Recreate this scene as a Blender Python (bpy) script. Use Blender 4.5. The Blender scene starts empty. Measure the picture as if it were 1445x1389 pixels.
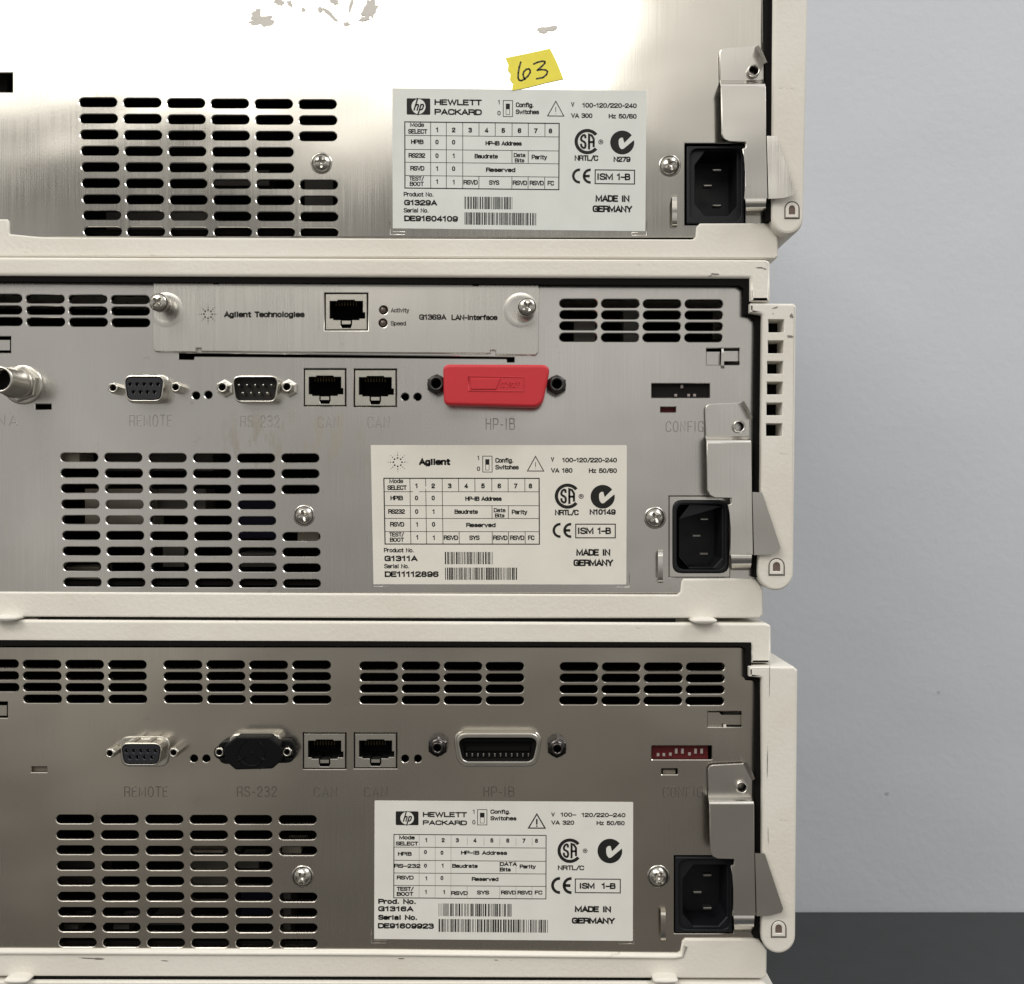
import bpy, bmesh, math, random
from mathutils import Vector
R = math.radians
random.seed(7)
sc = bpy.context.scene
COL = sc.collection
# ------------------------------------------------------------------ camera
K = 0.265            # mm per photograph pixel on the plane of the rear panels (y = 0)
D = 350.0            # mm from camera to that plane
cam = bpy.data.cameras.new('camera')
camo = bpy.data.objects.new('camera', cam)
COL.objects.link(camo)
camo.location = (0, -D/1000, 0)
camo.rotation_euler = (R(90), 0, 0)
cam.sensor_width = 36
cam.sensor_fit = 'HORIZONTAL'
cam.lens = 36*D/(1445*K)
cam.clip_start = 0.01
cam.clip_end = 50
sc.camera = camo
sc.render.resolution_x, sc.render.resolution_y = 1024, 984
sc.view_settings.view_transform = 'Standard'
sc.view_settings.look = 'None'
sc.view_settings.exposure = 0.12
sc.view_settings.gamma = 1
# ------------------------------------------------------------------ room light
w = bpy.data.worlds.new('World')
sc.world = w
w.use_nodes = True
nt = w.node_tree
nt.nodes.clear()
wo = nt.nodes.new('ShaderNodeOutputWorld')
bg = nt.nodes.new('ShaderNodeBackground')
tc = nt.nodes.new('ShaderNodeTexCoord')
sp = nt.nodes.new('ShaderNodeSeparateXYZ')
mr = nt.nodes.new('ShaderNodeMapRange')
cr = nt.nodes.new('ShaderNodeValToRGB')
nt.links.new(tc.outputs['Generated'], sp.inputs[0])
nt.links.new(sp.outputs['Z'], mr.inputs[0])
mr.inputs[1].default_value = -1
mr.inputs[2].default_value = 1
nt.links.new(mr.outputs[0], cr.inputs[0])
wn = nt.nodes.new('ShaderNodeTexNoise')
wn.inputs['Scale'].default_value = 2.6
wn.inputs['Detail'].default_value = 1.5
nt.links.new(tc.outputs['Generated'], wn.inputs[0])
wm = nt.nodes.new('ShaderNodeMapRange')
wm.inputs[1].default_value, wm.inputs[2].default_value, wm.inputs[3].default_value, wm.inputs[4].default_value = .33, .67, .68, 1.42
nt.links.new(wn.outputs['Fac'], wm.inputs[0])
ws = nt.nodes.new('ShaderNodeVectorMath')
ws.operation = 'SCALE'
nt.links.new(cr.outputs[0], ws.inputs[0])
nt.links.new(wm.outputs[0], ws.inputs[3])
nt.links.new(ws.outputs[0], bg.inputs[0])
nt.links.new(bg.outputs[0], wo.inputs[0])
bg.inputs[1].default_value = 1.0
els = [(0.0, (.11, .105, .10)), (0.28, (.14, .128, .114)), (0.40, (.25, .236, .212)), (0.47, (.45, .435, .405)),
       (0.54, (.54, .53, .515)), (0.605, (.48, .47, .45)), (0.635, (.17, .165, .155)), (0.66, (.25, .24, .225)), (.70, (.80, .77, .71)), (1.0, (.82, .80, .77))]
while len(cr.color_ramp.elements) > 1:
    cr.color_ramp.elements.remove(cr.color_ramp.elements[-1])
cr.color_ramp.elements[0].position = els[0][0]
cr.color_ramp.elements[0].color = (*els[0][1], 1)
for p, c in els[1:]:
    e = cr.color_ramp.elements.new(p)
    e.color = (*c, 1)

def area(name, loc, size, radiance, col=(1, .96, .9), rot=(0, 0, 0)):
    l = bpy.data.lights.new(name, 'AREA')
    l.shape = 'RECTANGLE'
    l.size, l.size_y = size
    l.energy = radiance*math.pi*size[0]*size[1]
    l.color = col
    o = bpy.data.objects.new(name, l)
    o.location = loc
    o.rotation_euler = rot
    COL.objects.link(o)
    return o
area('ceiling_light', (-.85, -2.45, 1.42), (2.4, 1.4), 2.6, (1, .965, .89))
area('ceiling_light', (-1.05, -1.15, 1.42), (1.2, .6), 10.0, (1, .97, .92))
area('ceiling_light', (1.25, -.5, 1.42), (1.2, .6), 7.5, (.97, .98, 1))

# ------------------------------------------------------------------ geometry helpers
def W(px, py, d=0.0):
    f = (D-d)/D*K
    return ((px-722.5)*f, -d, (694.5-py)*f)
def s2(d): return (D-d)/D*K      # mm per pixel at depth d
OFF = Vector((0, 0, 0))          # location (m) of the thing being built

def link(o, parent):
    COL.objects.link(o)
    if parent: o.parent = parent
    return o
def root(name, label, cat, px, py, y=0.0, group=None):
    global OFF
    x, _, z = W(px, py, 0)
    OFF = Vector((x/1000, y/1000, z/1000))
    o = bpy.data.objects.new(name, None)
    o.empty_display_size = .01
    o.location = OFF
    COL.objects.link(o)
    o['label'] = label
    o['category'] = cat
    if group: o['group'] = group
    return o

class G:
    def __init__(s): s.v, s.f, s.m, s.sm = [], [], [], []
    def add(s, vs, fs, m=0, sm=False):
        n = len(s.v)
        s.v += [tuple(v) for v in vs]
        for f in fs:
            s.f.append([n+i for i in f])
            s.m.append(m)
            s.sm.append(sm)
    def build(s, name, mats, parent=None, label=None):
        me = bpy.data.meshes.new(name)
        o2 = OFF
        me.from_pydata([(x/1000-o2.x, y/1000-o2.y, z/1000-o2.z) for x, y, z in s.v], [], s.f)
        if not isinstance(mats, (list, tuple)): mats = [mats]
        for m in mats: me.materials.append(m)
        for p, m, sm in zip(me.polygons, s.m, s.sm):
            p.material_index = m
            p.use_smooth = sm
        me.update()
        o = bpy.data.objects.new(name, me)
        if label: o['label'] = label
        return link(o, parent)

def area2(L): return sum(a[0]*b[1]-b[0]*a[1] for a, b in zip(L, L[1:]+L[:1]))/2
def dedupe(L):
    out = []
    for p in L:
        if not out or math.hypot(p[0]-out[-1][0], p[1]-out[-1][1]) > 1e-4: out.append((p[0], p[1]))
    if len(out) > 1 and math.hypot(out[0][0]-out[-1][0], out[0][1]-out[-1][1]) < 1e-4: out.pop()
    return out
def offset(L, a):
    """move outline outward by a (negative: inward)"""
    s = 1 if area2(L) > 0 else -1
    n = len(L)
    out = []
    for i in range(n):
        p0, p1, p2 = L[i-1], L[i], L[(i+1) % n]
        e1 = (p1[0]-p0[0], p1[1]-p0[1]); e2 = (p2[0]-p1[0], p2[1]-p1[1])
        l1 = math.hypot(*e1) or 1; l2 = math.hypot(*e2) or 1
        n1 = (e1[1]/l1*s, -e1[0]/l1*s); n2 = (e2[1]/l2*s, -e2[0]/l2*s)
        k = 1+n1[0]*n2[0]+n1[1]*n2[1]
        k = max(k, .3)
        out.append((p1[0]+(n1[0]+n2[0])/k*a, p1[1]+(n1[1]+n2[1])/k*a))
    return out
def fill(loops):
    bm = bmesh.new()
    idx = 0
    allp = []
    for L in loops:
        vs = []
        for p in L:
            v = bm.verts.new((p[0], p[1], 0)); vs.append(v); allp.append(p)
        for a, b in zip(vs, vs[1:]+vs[:1]): bm.edges.new((a, b))
    bm.verts.index_update()
    bmesh.ops.triangle_fill(bm, use_beauty=True, use_dissolve=False, edges=bm.edges[:], normal=(0, 0, 1))
    bm.verts.ensure_lookup_table()
    F = []
    for f in bm.faces:
        ids = [v.index for v in f.verts]
        P = [(bm.verts[i].co.x, bm.verts[i].co.y) for i in ids]
        if area2(P) < 0: ids.reverse()
        F.append(ids)
    pts = [(v.co.x, v.co.y) for v in bm.verts]
    bm.free()
    return pts, F
def sheet(g, outer, holes=(), d=0, thick=1, bev=0, segs=1, back=False, m=0, hole_bev=None, hole_thick=None, mhole=None, front=True):
    """plate whose front outline is seen at photograph pixels outer, at depth d toward the camera (mm)"""
    k = s2(d)
    loops = [dedupe(outer)]+[dedupe(h) for h in holes]
    # pixel y runs down: work in mm, x right, z up
    L = [[W(x, y, d)[0::2] for x, y in lp] for lp in loops]
    if hole_bev is None: hole_bev = bev
    if hole_thick is None: hole_thick = thick
    tops = []
    for i, lp in enumerate(L):
        b = bev if i == 0 else hole_bev
        tops.append(offset(lp, -b if i == 0 else b) if b else lp)
    if front:
        pts, F = fill(tops)
        g.add([(p[0], -d, p[1]) for p in pts], F, m)       # CCW in x,z seen from -y
    for i, lp in enumerate(L):
        b = bev if i == 0 else hole_bev
        th = thick if i == 0 else hole_thick
        sgn = -1 if i == 0 else 1
        rings = []
        if b:
            for j in range(segs+1):
                a = j/segs*math.pi/2
                rings.append((offset(lp, sgn*b*(1-math.sin(a))), -d+b*(1-math.cos(a)) if segs > 1 else -d+b*j))
        else: rings.append((lp, -d))
        rings.append((lp, -d+th))
        n = len(lp)
        ccw = area2(lp) > 0
        for r, ((A, ya), (B, yb)) in enumerate(zip(rings, rings[1:])):
            vs = [(p[0], ya, p[1]) for p in A]+[(p[0], yb, p[1]) for p in B]
            fs = []
            for q in range(n):
                q2 = (q+1) % n
                f = [q, n+q, n+q2, q2]
                if ccw != (i == 0): f.reverse()
                fs.append(f)
            g.add(vs, fs, m if (i == 0 or mhole is None or r < len(rings)-2) else mhole, sm=(segs > 1 and r < len(rings)-2))
    if back:
        pts, F = fill(L)
        g.add([(p[0], -d+thick, p[1]) for p in pts], [f[::-1] for f in F], m)
def stadium(x, cy, wd, h, n=6):
    r = h/2
    P = []
    for i in range(n+1):
        a = -math.pi/2+math.pi*i/n
        P.append((x+wd-r+r*math.cos(a), cy+r*math.sin(a)))
    for i in range(n+1):
        a = math.pi/2+math.pi*i/n
        P.append((x+r+r*math.cos(a), cy+r*math.sin(a)))
    return P
def circ(cx, cy, r, n=20, a0=0): return [(cx+r*math.cos(a0+2*math.pi*i/n), cy+r*math.sin(a0+2*math.pi*i/n)) for i in range(n)]
def rect(x0, y0, x1, y1): return [(x0, y0), (x1, y0), (x1, y1), (x0, y1)]
def rnd(P, r, n=4):
    """round the corners of polygon P; r number or list"""
    out = []
    N = len(P)
    for i in range(N):
        rr = r[i] if isinstance(r, (list, tuple)) else r
        p0, p1, p2 = P[i-1], P[i], P[(i+1) % N]
        if rr <= 0: out.append(p1); continue
        u = (p0[0]-p1[0], p0[1]-p1[1]); v = (p2[0]-p1[0], p2[1]-p1[1])
        lu, lv = math.hypot(*u), math.hypot(*v)
        u = (u[0]/lu, u[1]/lu); v = (v[0]/lv, v[1]/lv)
        ang = math.acos(max(-1, min(1, u[0]*v[0]+u[1]*v[1])))
        t = min(rr/math.tan(ang/2), lu*.49, lv*.49)
        A = (p1[0]+u[0]*t, p1[1]+u[1]*t); B = (p1[0]+v[0]*t, p1[1]+v[1]*t)
        for j in range(n+1):
            s = j/n
            out.append(((1-s)**2*A[0]+2*s*(1-s)*p1[0]+s*s*B[0], (1-s)**2*A[1]+2*s*(1-s)*p1[1]+s*s*B[1]))
    return out
def grid(tl, tr, bl, br, cols, rows, wd, h, skip=()):
    out = []
    for j in range(rows):
        for i in range(cols):
            if (i, j) in skip: continue
            u = i/(cols-1) if cols > 1 else 0; v = j/(rows-1)
            x = (1-v)*((1-u)*tl[0]+u*tr[0])+v*((1-u)*bl[0]+u*br[0])
            y = (1-v)*((1-u)*tl[1]+u*tr[1])+v*((1-u)*bl[1]+u*br[1])
            out.append(stadium(x+random.uniform(-.25, .25), y+random.uniform(-.2, .2), wd, h))
    return out
def lathe(g, px, py, dref, prof, n=24, m=0, a0=0, sm=True, clampx=None, squash=1.0):
    """turn profile [(radius mm, depth mm)] about an axis along the view through pixel px,py at depth dref"""
    cx, _, cz = W(px, py, dref)
    vs = []
    for r, d in prof:
        for i in range(n):
            a = a0+2*math.pi*i/n
            x = cx+r*math.cos(a)
            if clampx is not None: x = max(x, clampx[0]); x = min(x, clampx[1])
            vs.append((x, -d, cz+r*math.sin(a)*squash))
    fs = []
    for j in range(len(prof)-1):
        for i in range(n):
            i2 = (i+1) % n
            fs.append([j*n+i, (j+1)*n+i, (j+1)*n+i2, j*n+i2][::-1])
    g.add(vs, fs, m, sm)
def box(g, x0, y0, x1, y1, d0, d1, m=0, bev=0):
    """box seen at pixels x0..x1,y0..y1 with its front at d0 and back at d1 (d0>d1)"""
    sheet(g, rect(x0, y0, x1, y1), d=d0, thick=d0-d1, bev=bev, back=True, m=m)
def quadstrip(g, A, B, m=0, th=0.0, sm=False):
    """A,B lists of (px,py,d): surface between them; th gives thickness backwards"""
    a = [W(*p) for p in A]; b = [W(*p) for p in B]
    n = len(a)
    g.add(a+b, [[i, n+i, n+i+1, i+1] for i in range(n-1)], m, sm)
    if th:
        a2 = [(x, y+th, z) for x, y, z in a]; b2 = [(x, y+th, z) for x, y, z in b]
        g.add(a2+b2, [[i, i+1, n+i+1, n+i] for i in range(n-1)], m, sm)
        g.add(a+a2, [[i, i+1, n+i+1, n+i] for i in range(n-1)], m)
        g.add(b+b2, [[i, n+i, n+i+1, i+1] for i in range(n-1)], m)
        for q in (0, n-1): g.add([a[q], b[q], b2[q], a2[q]], [[0, 1, 2, 3]], m)

# ------------------------------------------------------------------ lettering
_tc = {}
def text_geo(s, bold=0.0):
    key = (s, bold)
    if key in _tc: return _tc[key]
    c = bpy.data.curves.new('t', 'FONT')
    c.body = s
    c.size = 1
    c.offset = bold
    c.resolution_u = 4
    o = bpy.data.objects.new('t', c)
    COL.objects.link(o)
    bpy.context.view_layer.update()
    me = bpy.data.meshes.new_from_object(o.evaluated_get(bpy.context.evaluated_depsgraph_get()))
    V = [(v.co.x, v.co.y) for v in me.vertices]
    F = [list(p.vertices) for p in me.polygons]
    bpy.data.objects.remove(o); bpy.data.curves.remove(c); bpy.data.meshes.remove(me)
    _tc[key] = (V, F)
    return _tc[key]
CAP = max(v[1] for v in text_geo('H')[0])

def _ch(P, it=2, closed=False):
    for _ in range(it):
        Q = [] if closed else [P[0]]
        n = len(P)
        for i in range(n if closed else n-1):
            a, b = P[i], P[(i+1) % n]
            Q += [(a[0]*.75+b[0]*.25, a[1]*.75+b[1]*.25), (a[0]*.25+b[0]*.75, a[1]*.25+b[1]*.75)]
        if not closed: Q.append(P[-1])
        P = Q
    return P+[P[0]] if closed else P
C_ = lambda *P: _ch(list(P))
O_ = lambda x0, y0, x1, y1, k=.30: _ch([(x0+k*(x1-x0)*0, y0+.0), (x1, y0), (x1, y1), (x0, y1)] if False else
      [(x0, y0+(y1-y0)*k), (x0+(x1-x0)*.22, y0), (x1-(x1-x0)*.22, y0), (x1, y0+(y1-y0)*k), (x1, y1-(y1-y0)*k), (x1-(x1-x0)*.22, y1), (x0+(x1-x0)*.22, y1), (x0, y1-(y1-y0)*k)], 2, True)
# single-line letters: advance width, strokes (x right, y up, cap height 1)
STROKE = {
 ' ': (.34, []), '.': (.2, [[(.06, .03), (.06, .06)]]), '/': (.38, [[(0, -.08), (.36, 1.06)]]), '-': (.36, [[(.02, .42), (.30, .42)]]), '–': (.5, [[(0, .42), (.46, .42)]]),
 'A': (.60, [[(0, 0), (.28, 1), (.56, 0)], [(.1, .30), (.46, .30)]]),
 'B': (.58, [[(0, 0), (0, 1)], C_((0, 1), (.32, 1), (.52, .96), (.52, .58), (.32, .54), (0, .54)), C_((0, .54), (.34, .54), (.56, .50), (.56, .04), (.34, 0), (0, 0))]),
 'C': (.58, [C_((.52, .76), (.52, .90), (.42, 1), (.14, 1), (0, .88), (0, .12), (.14, 0), (.42, 0), (.52, .10), (.52, .24))]),
 'D': (.58, [[(0, 0), (0, 1)], C_((0, 1), (.34, 1), (.54, .90), (.54, .10), (.34, 0), (0, 0))]),
 'E': (.52, [[(.46, 1), (0, 1), (0, 0), (.46, 0)], [(0, .53), (.40, .53)]]), 'F': (.50, [[(.46, 1), (0, 1), (0, 0)], [(0, .50), (.38, .50)]]),
 'G': (.60, [C_((.52, .76), (.52, .90), (.42, 1), (.14, 1), (0, .88), (0, .12), (.14, 0), (.42, 0), (.53, .12), (.53, .30)), [(.53, 0), (.53, .46), (.30, .46)]]),
 'H': (.58, [[(0, 0), (0, 1)], [(.52, 0), (.52, 1)], [(0, .53), (.52, .53)]]), 'I': (.2, [[(.06, 0), (.06, 1)]]),
 'K': (.58, [[(0, 0), (0, 1)], [(.50, 1), (.02, .40)], [(.16, .58), (.54, 0)]]), 'L': (.48, [[(0, 1), (0, 0), (.44, 0)]]),
 'M': (.74, [[(0, 0), (0, 1), (.33, .12), (.66, 1), (.66, 0)]]), 'N': (.60, [[(0, 0), (0, 1), (.52, 0), (.52, 1)]]),
 'O': (.60, [O_(0, 0, .54, 1)]), '0': (.54, [O_(0, 0, .46, 1)]),
 'P': (.56, [[(0, 0), (0, 1)], C_((0, 1), (.34, 1), (.54, .94), (.54, .50), (.34, .45), (0, .45))]),
 'R': (.58, [[(0, 0), (0, 1)], C_((0, 1), (.34, 1), (.54, .94), (.54, .54), (.34, .48), (0, .48)), [(.32, .48), (.53, .32), (.54, 0)]]),
 'S': (.56, [C_((.50, .80), (.48, .94), (.36, 1), (.12, 1), (.0, .88), (.0, .64), (.14, .55), (.40, .46), (.52, .36), (.52, .12), (.38, 0), (.12, 0), (.02, .06), (0, .20))]),
 'T': (.52, [[(0, 1), (.50, 1)], [(.25, 1), (.25, 0)]]), 'U': (.58, [C_((0, 1), (0, .12), (.14, 0), (.38, 0), (.52, .12), (.52, 1))]),
 'V': (.58, [[(0, 1), (.27, 0), (.54, 1)]]), 'W': (.84, [[(0, 1), (.19, 0), (.39, .95), (.59, 0), (.78, 1)]]), 'Y': (.58, [[(0, 1), (.27, .45), (.54, 1)], [(.27, .45), (.27, 0)]]),
 'a': (.50, [C_((.02, .58), (.06, .70), (.30, .74), (.40, .66), (.40, .50)), [(.40, .5), (.40, 0)], C_((.40, .42), (.08, .40), (0, .30), (0, .06), (.14, 0), (.34, .02), (.40, .14))]),
 'b': (.50, [[(0, 1), (0, 0)], O_(0, 0, .42, .72)]), 'c': (.46, [C_((.40, .50), (.38, .68), (.20, .74), (.0, .68), (0, .06), (.20, -.01), (.38, .06), (.40, .24))]),
 'd': (.50, [[(.42, 1), (.42, 0)], O_(0, 0, .42, .72)]), 'e': (.50, [C_((.42, .22), (.38, .02), (.18, -.01), (0, .06), (0, .68), (.20, .74), (.42, .68), (.42, .38)), [(.42, .38), (0, .38)]]),
 'f': (.34, [C_((.30, 1), (.16, 1), (.12, .92), (.12, .80)), [(.12, .8), (.12, 0)], [(0, .70), (.28, .70)]]),
 'g': (.50, [O_(0, .04, .40, .72), [(.40, .72), (.40, -.05)], C_((.40, -.05), (.40, -.24), (.24, -.27), (.04, -.26), (.02, -.14))]),
 'h': (.50, [[(0, 1), (0, 0)], C_((0, .56), (.10, .74), (.34, .74), (.40, .64), (.40, 0))]), 'i': (.20, [[(.06, 0), (.06, .70)], [(.06, .93), (.06, .96)]]),
 'l': (.20, [[(.06, 0), (.06, 1)]]), 'n': (.50, [[(0, .72), (0, 0)], C_((0, .56), (.10, .74), (.34, .74), (.40, .64), (.40, 0))]),
 'o': (.50, [O_(0, 0, .42, .73)]), 'p': (.50, [[(0, .72), (0, -.27)], O_(0, 0, .42, .73)]), 'r': (.34, [[(0, .72), (0, 0)], C_((0, .50), (.08, .70), (.18, .72), (.28, .71))]),
 's': (.46, [C_((.38, .52), (.34, .70), (.18, .75), (.02, .68), (.02, .46), (.20, .38), (.40, .32), (.40, .06), (.22, -.02), (.04, .04), (0, .20))]),
 't': (.34, [[(.12, .95), (.12, .12)], C_((.12, .14), (.13, .0), (.20, 0), (.28, .01)), [(0, .70), (.28, .70)]]),
 'u': (.50, [C_((0, .72), (0, .08), (.08, -.01), (.30, 0), (.40, .14)), [(.40, .72), (.40, 0)]]), 'v': (.48, [[(0, .72), (.21, 0), (.42, .72)]]),
 'w': (.68, [[(0, .72), (.16, 0), (.31, .68), (.46, 0), (.62, .72)]]), 'y': (.48, [[(0, .72), (.22, 0)], [(.42, .72), (.18, -.18), (.02, -.27)]]),
 'z': (.46, [[(0, .72), (.38, .72), (0, 0), (.40, 0)]]),
 '1': (.40, [[(.0, .80), (.12, .84), (.22, 1), (.22, 0)]]), '2': (.54, [C_((0, .70), (.02, .94), (.14, 1), (.34, 1), (.46, .92), (.46, .66), (.36, .50), (.12, .28), (0, .12), (0, 0)), [(0, 0), (.48, 0)]]),
 '3': (.54, [C_((0, .84), (.02, .96), (.16, 1), (.36, 1), (.45, .92), (.45, .62), (.34, .54), (.18, .54)), C_((.18, .54), (.36, .54), (.47, .46), (.47, .10), (.36, 0), (.14, 0), (.02, .05), (0, .16))]),
 '4': (.54, [[(.36, 0), (.36, 1), (0, .32), (0, .24), (.50, .24)]]), '5': (.54, [[(.43, 1), (.06, 1), (.02, .50)], C_((.02, .50), (.14, .62), (.34, .62), (.47, .54), (.47, .10), (.34, 0), (.12, 0), (.02, .05), (0, .17))]),
 '6': (.54, [C_((.45, .84), (.44, .95), (.32, 1), (.12, 1), (0, .88), (0, .2)), O_(0, 0, .46, .56)]), '7': (.52, [[(0, 1), (.46, 1), (.14, 0)]]),
 '8': (.54, [O_(.03, .53, .43, 1), O_(0, 0, .46, .53)]), '9': (.54, [C_((.01, .16), (.02, .05), (.14, 0), (.34, 0), (.46, .12), (.46, .80)), O_(0, .40, .46, 1)])}
def word_strokes(word, track=.17):
    x = 0; out = []
    for ch in word:
        adv, st = STROKE[ch]
        for S_ in st: out.append([(x+a, b_) for a, b_ in S_])
        x += adv+track-.06
    return out
class Print:
    """flat print on a flat surface: layout coordinates warped onto four photograph corners"""
    def __init__(s, L, C, d):
        s.L, s.C, s.d, s.g = L, C, d, G()
    def uv(s, x, y):
        u = (x-s.L[0])/(s.L[2]-s.L[0]); v = (y-s.L[1])/(s.L[3]-s.L[1])
        (a, b, c, e) = s.C        # tl tr br bl
        return ((1-v)*((1-u)*a[0]+u*b[0])+v*((1-u)*e[0]+u*c[0]), (1-v)*((1-u)*a[1]+u*b[1])+v*((1-u)*e[1]+u*c[1]))
    def tri(s, pts, F, lay=0, m=0):
        out = []
        for p in pts:
            q = s.uv(*p)
            out.append(W(q[0], q[1], s.d+.03+.03*lay))
        s.g.add(out, F, m)
    def poly(s, *loops, lay=0, m=0):
        pts, F = fill([dedupe(l) for l in loops])
        s.tri(pts, F, lay, m)
    def rect(s, x0, y0, x1, y1, lay=0, m=0): s.tri(rect(x0, y0, x1, y1), [[0, 1, 2, 3]], lay, m)
    def frame(s, x0, y0, x1, y1, t, lay=0, m=0): s.poly(rect(x0, y0, x1, y1), rect(x0+t, y0+t, x1-t, y1-t), lay=lay, m=m)
    def text(s, t, x0, x1, base, cap, bold=0.0, lay=0, m=0, cx=None):
        S_ = word_strokes(t)
        xs = [q[0] for st in S_ for q in st]
        mn, mx = min(xs), max(xs)
        wt = cap*(.185+bold*2.9)
        if cx is not None:
            wd = (mx-mn)*cap
            x0, x1 = cx-wd/2-wt/2, cx+wd/2+wt/2
        k = (x1-x0-wt)/(mx-mn) if mx > mn else 1
        wt = min(wt, max(k*.27, cap*.14))
        for st in S_:
            P = [(x0+wt/2+(x-mn)*k, base-wt/2-y*(cap-wt)) for x, y in st]
            s.ribbon(P, wt, lay, m)
    def ribbon(s, P, wd, lay=0, m=0):
        n = len(P)
        closed = n > 2 and math.hypot(P[0][0]-P[-1][0], P[0][1]-P[-1][1]) < 1e-6
        A, B = [], []
        for i in range(n):
            a = P[i-1] if i else (P[-2] if closed else None)
            c = P[i+1] if i < n-1 else (P[1] if closed else None)
            ts = []
            for u, v in ((a, P[i]), (P[i], c)):
                if u is None or v is None: continue
                l = math.hypot(v[0]-u[0], v[1]-u[1]) or 1e-9
                ts.append(((v[0]-u[0])/l, (v[1]-u[1])/l))
            tx, ty = sum(t[0] for t in ts), sum(t[1] for t in ts)
            l = math.hypot(tx, ty) or 1
            tx, ty = tx/l, ty/l
            cosb = max(.5, tx*ts[0][0]+ty*ts[0][1])
            h = wd/2/cosb
            q = P[i]
            if not closed and i == 0: q = (q[0]-tx*wd*.4, q[1]-ty*wd*.4)
            if not closed and i == n-1: q = (q[0]+tx*wd*.4, q[1]+ty*wd*.4)
            A.append((q[0]-ty*h, q[1]+tx*h)); B.append((q[0]+ty*h, q[1]-tx*h))
        s.tri(A+B, [[i, i+1, n+i+1, n+i] for i in range(n-1)], lay, m)
    def arc(s, cx, cy, r0, r1, a0, a1, n=28, lay=0, m=0):
        P = [(cx+r1*math.cos(R(a0+(a1-a0)*i/n)), cy-r1*math.sin(R(a0+(a1-a0)*i/n))) for i in range(n+1)]
        Q = [(cx+r0*math.cos(R(a0+(a1-a0)*i/n)), cy-r0*math.sin(R(a0+(a1-a0)*i/n))) for i in range(n+1)]
        s.tri(P+Q, [[i, i+1, n+2+i, n+1+i] for i in range(n)], lay, m)
    def line(s, pts, wd, lay=0, m=0):
        for (x0, y0), (x1, y1) in zip(pts, pts[1:]):
            l = math.hypot(x1-x0, y1-y0) or 1
            nx, ny = -(y1-y0)/l*wd/2, (x1-x0)/l*wd/2
            s.tri([(x0+nx, y0+ny), (x1+nx, y1+ny), (x1-nx, y1-ny), (x0-nx, y0-ny)], [[0, 1, 2, 3]], lay, m)
        for p in pts:
            P = circ(p[0], p[1], wd/2, 10)
            s.tri(P, [list(range(10))], lay, m)
def barcode(p, x0, x1, y0, y1, seed, n):
    rr = random.Random(seed)
    seq = [rr.choice((1, 1, 2, 3)) for _ in range(n*2-1)]
    u = (x1-x0)/sum(seq)
    x = x0
    for i, q in enumerate(seq):
        if i % 2 == 0: p.rect(x, y0, x+q*u, y1)
        x += q*u

def strokes_mesh(g, segs, r, h, d, m=0, flat=False):
    """ridge with rounded section along pixel polylines"""
    for P in segs:
        n = len(P)
        L = [Vector((W(x, y, d)[0], W(x, y, d)[2])) for x, y in P]
        prof = [(-1, -.02), (-.8, 1), (0, 1.02), (.8, 1), (1, -.02)] if flat else [(-1, -.02), (-.7, .7), (0, 1), (.7, .7), (1, -.02)]
        vs = []
        for i in range(n):
            a = L[max(i-1, 0)]; b = L[min(i+1, n-1)]
            t = (b-a).normalized(); nn = Vector((-t.y, t.x))
            e = 0
            p = L[i]
            if i == 0: p = p-t*r*.5
            if i == n-1: p = p+t*r*.5
            for (u, hh) in prof:
                q = p+nn*u*r
                vs.append((q.x, -d-hh*h, q.y))
        fs = [[i*5+j, i*5+j+1, (i+1)*5+j+1, (i+1)*5+j] for i in range(n-1) for j in range(4)]
        fs += [[0, 1, 2, 3, 4], [(n-1)*5+j for j in (4, 3, 2, 1, 0)]]
        g.add(vs, fs, m, not flat)
def stamp(parent, word, x0, x1, base, cap, mat, r=.21, h=.07, d=0.0):
    S_ = word_strokes(word, .32)
    xs = [q[0] for st in S_ for q in st]
    k = (x1-x0)/(max(xs)-min(xs))
    g = G()
    strokes_mesh(g, [[(x0+(x-min(xs))*k, base-y*cap) for x, y in st] for st in S_], r, h, d, 0, True)
    o = g.build('embossed_lettering', STAMPED[mat.name], parent)
    o['kind'] = 'stuff'
    return o

# ------------------------------------------------------------------ materials
def newmat(name):
    m = bpy.data.materials.new(name)
    m.use_nodes = True
    n = m.node_tree
    b = n.nodes['Principled BSDF']
    return m, n, b
def noise(n, scale, detail=3, mapscale=None, rough=.5):
    tcn = n.nodes.new('ShaderNodeTexCoord')
    t = n.nodes.new('ShaderNodeTexNoise')
    t.inputs['Scale'].default_value = scale
    t.inputs['Detail'].default_value = detail
    t.inputs['Roughness'].default_value = rough
    mp = n.nodes.new('ShaderNodeMapping')
    if mapscale: mp.inputs['Scale'].default_value = mapscale
    n.links.new(tcn.outputs['Object'], mp.inputs[0])
    n.links.new(mp.outputs[0], t.inputs[0])
    return t.outputs['Fac']
def ramp(n, fac, lo, hi, a, b):
    r = n.nodes.new('ShaderNodeMapRange')
    r.inputs[1].default_value, r.inputs[2].default_value = lo, hi
    r.inputs[3].default_value, r.inputs[4].default_value = a, b
    n.links.new(fac, r.inputs[0])
    return r.outputs[0]
def mixc(n, fac, c1, c2, mode='MIX'):
    x = n.nodes.new('ShaderNodeMix')
    x.data_type = 'RGBA'; x.blend_type = mode
    if isinstance(fac, float): x.inputs[0].default_value = fac
    else: n.links.new(fac, x.inputs[0])
    for i, c in ((6, c1), (7, c2)):
        if isinstance(c, tuple): x.inputs[i].default_value = (*c, 1)
        else: n.links.new(c, x.inputs[i])
    return x.outputs[2]
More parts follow.
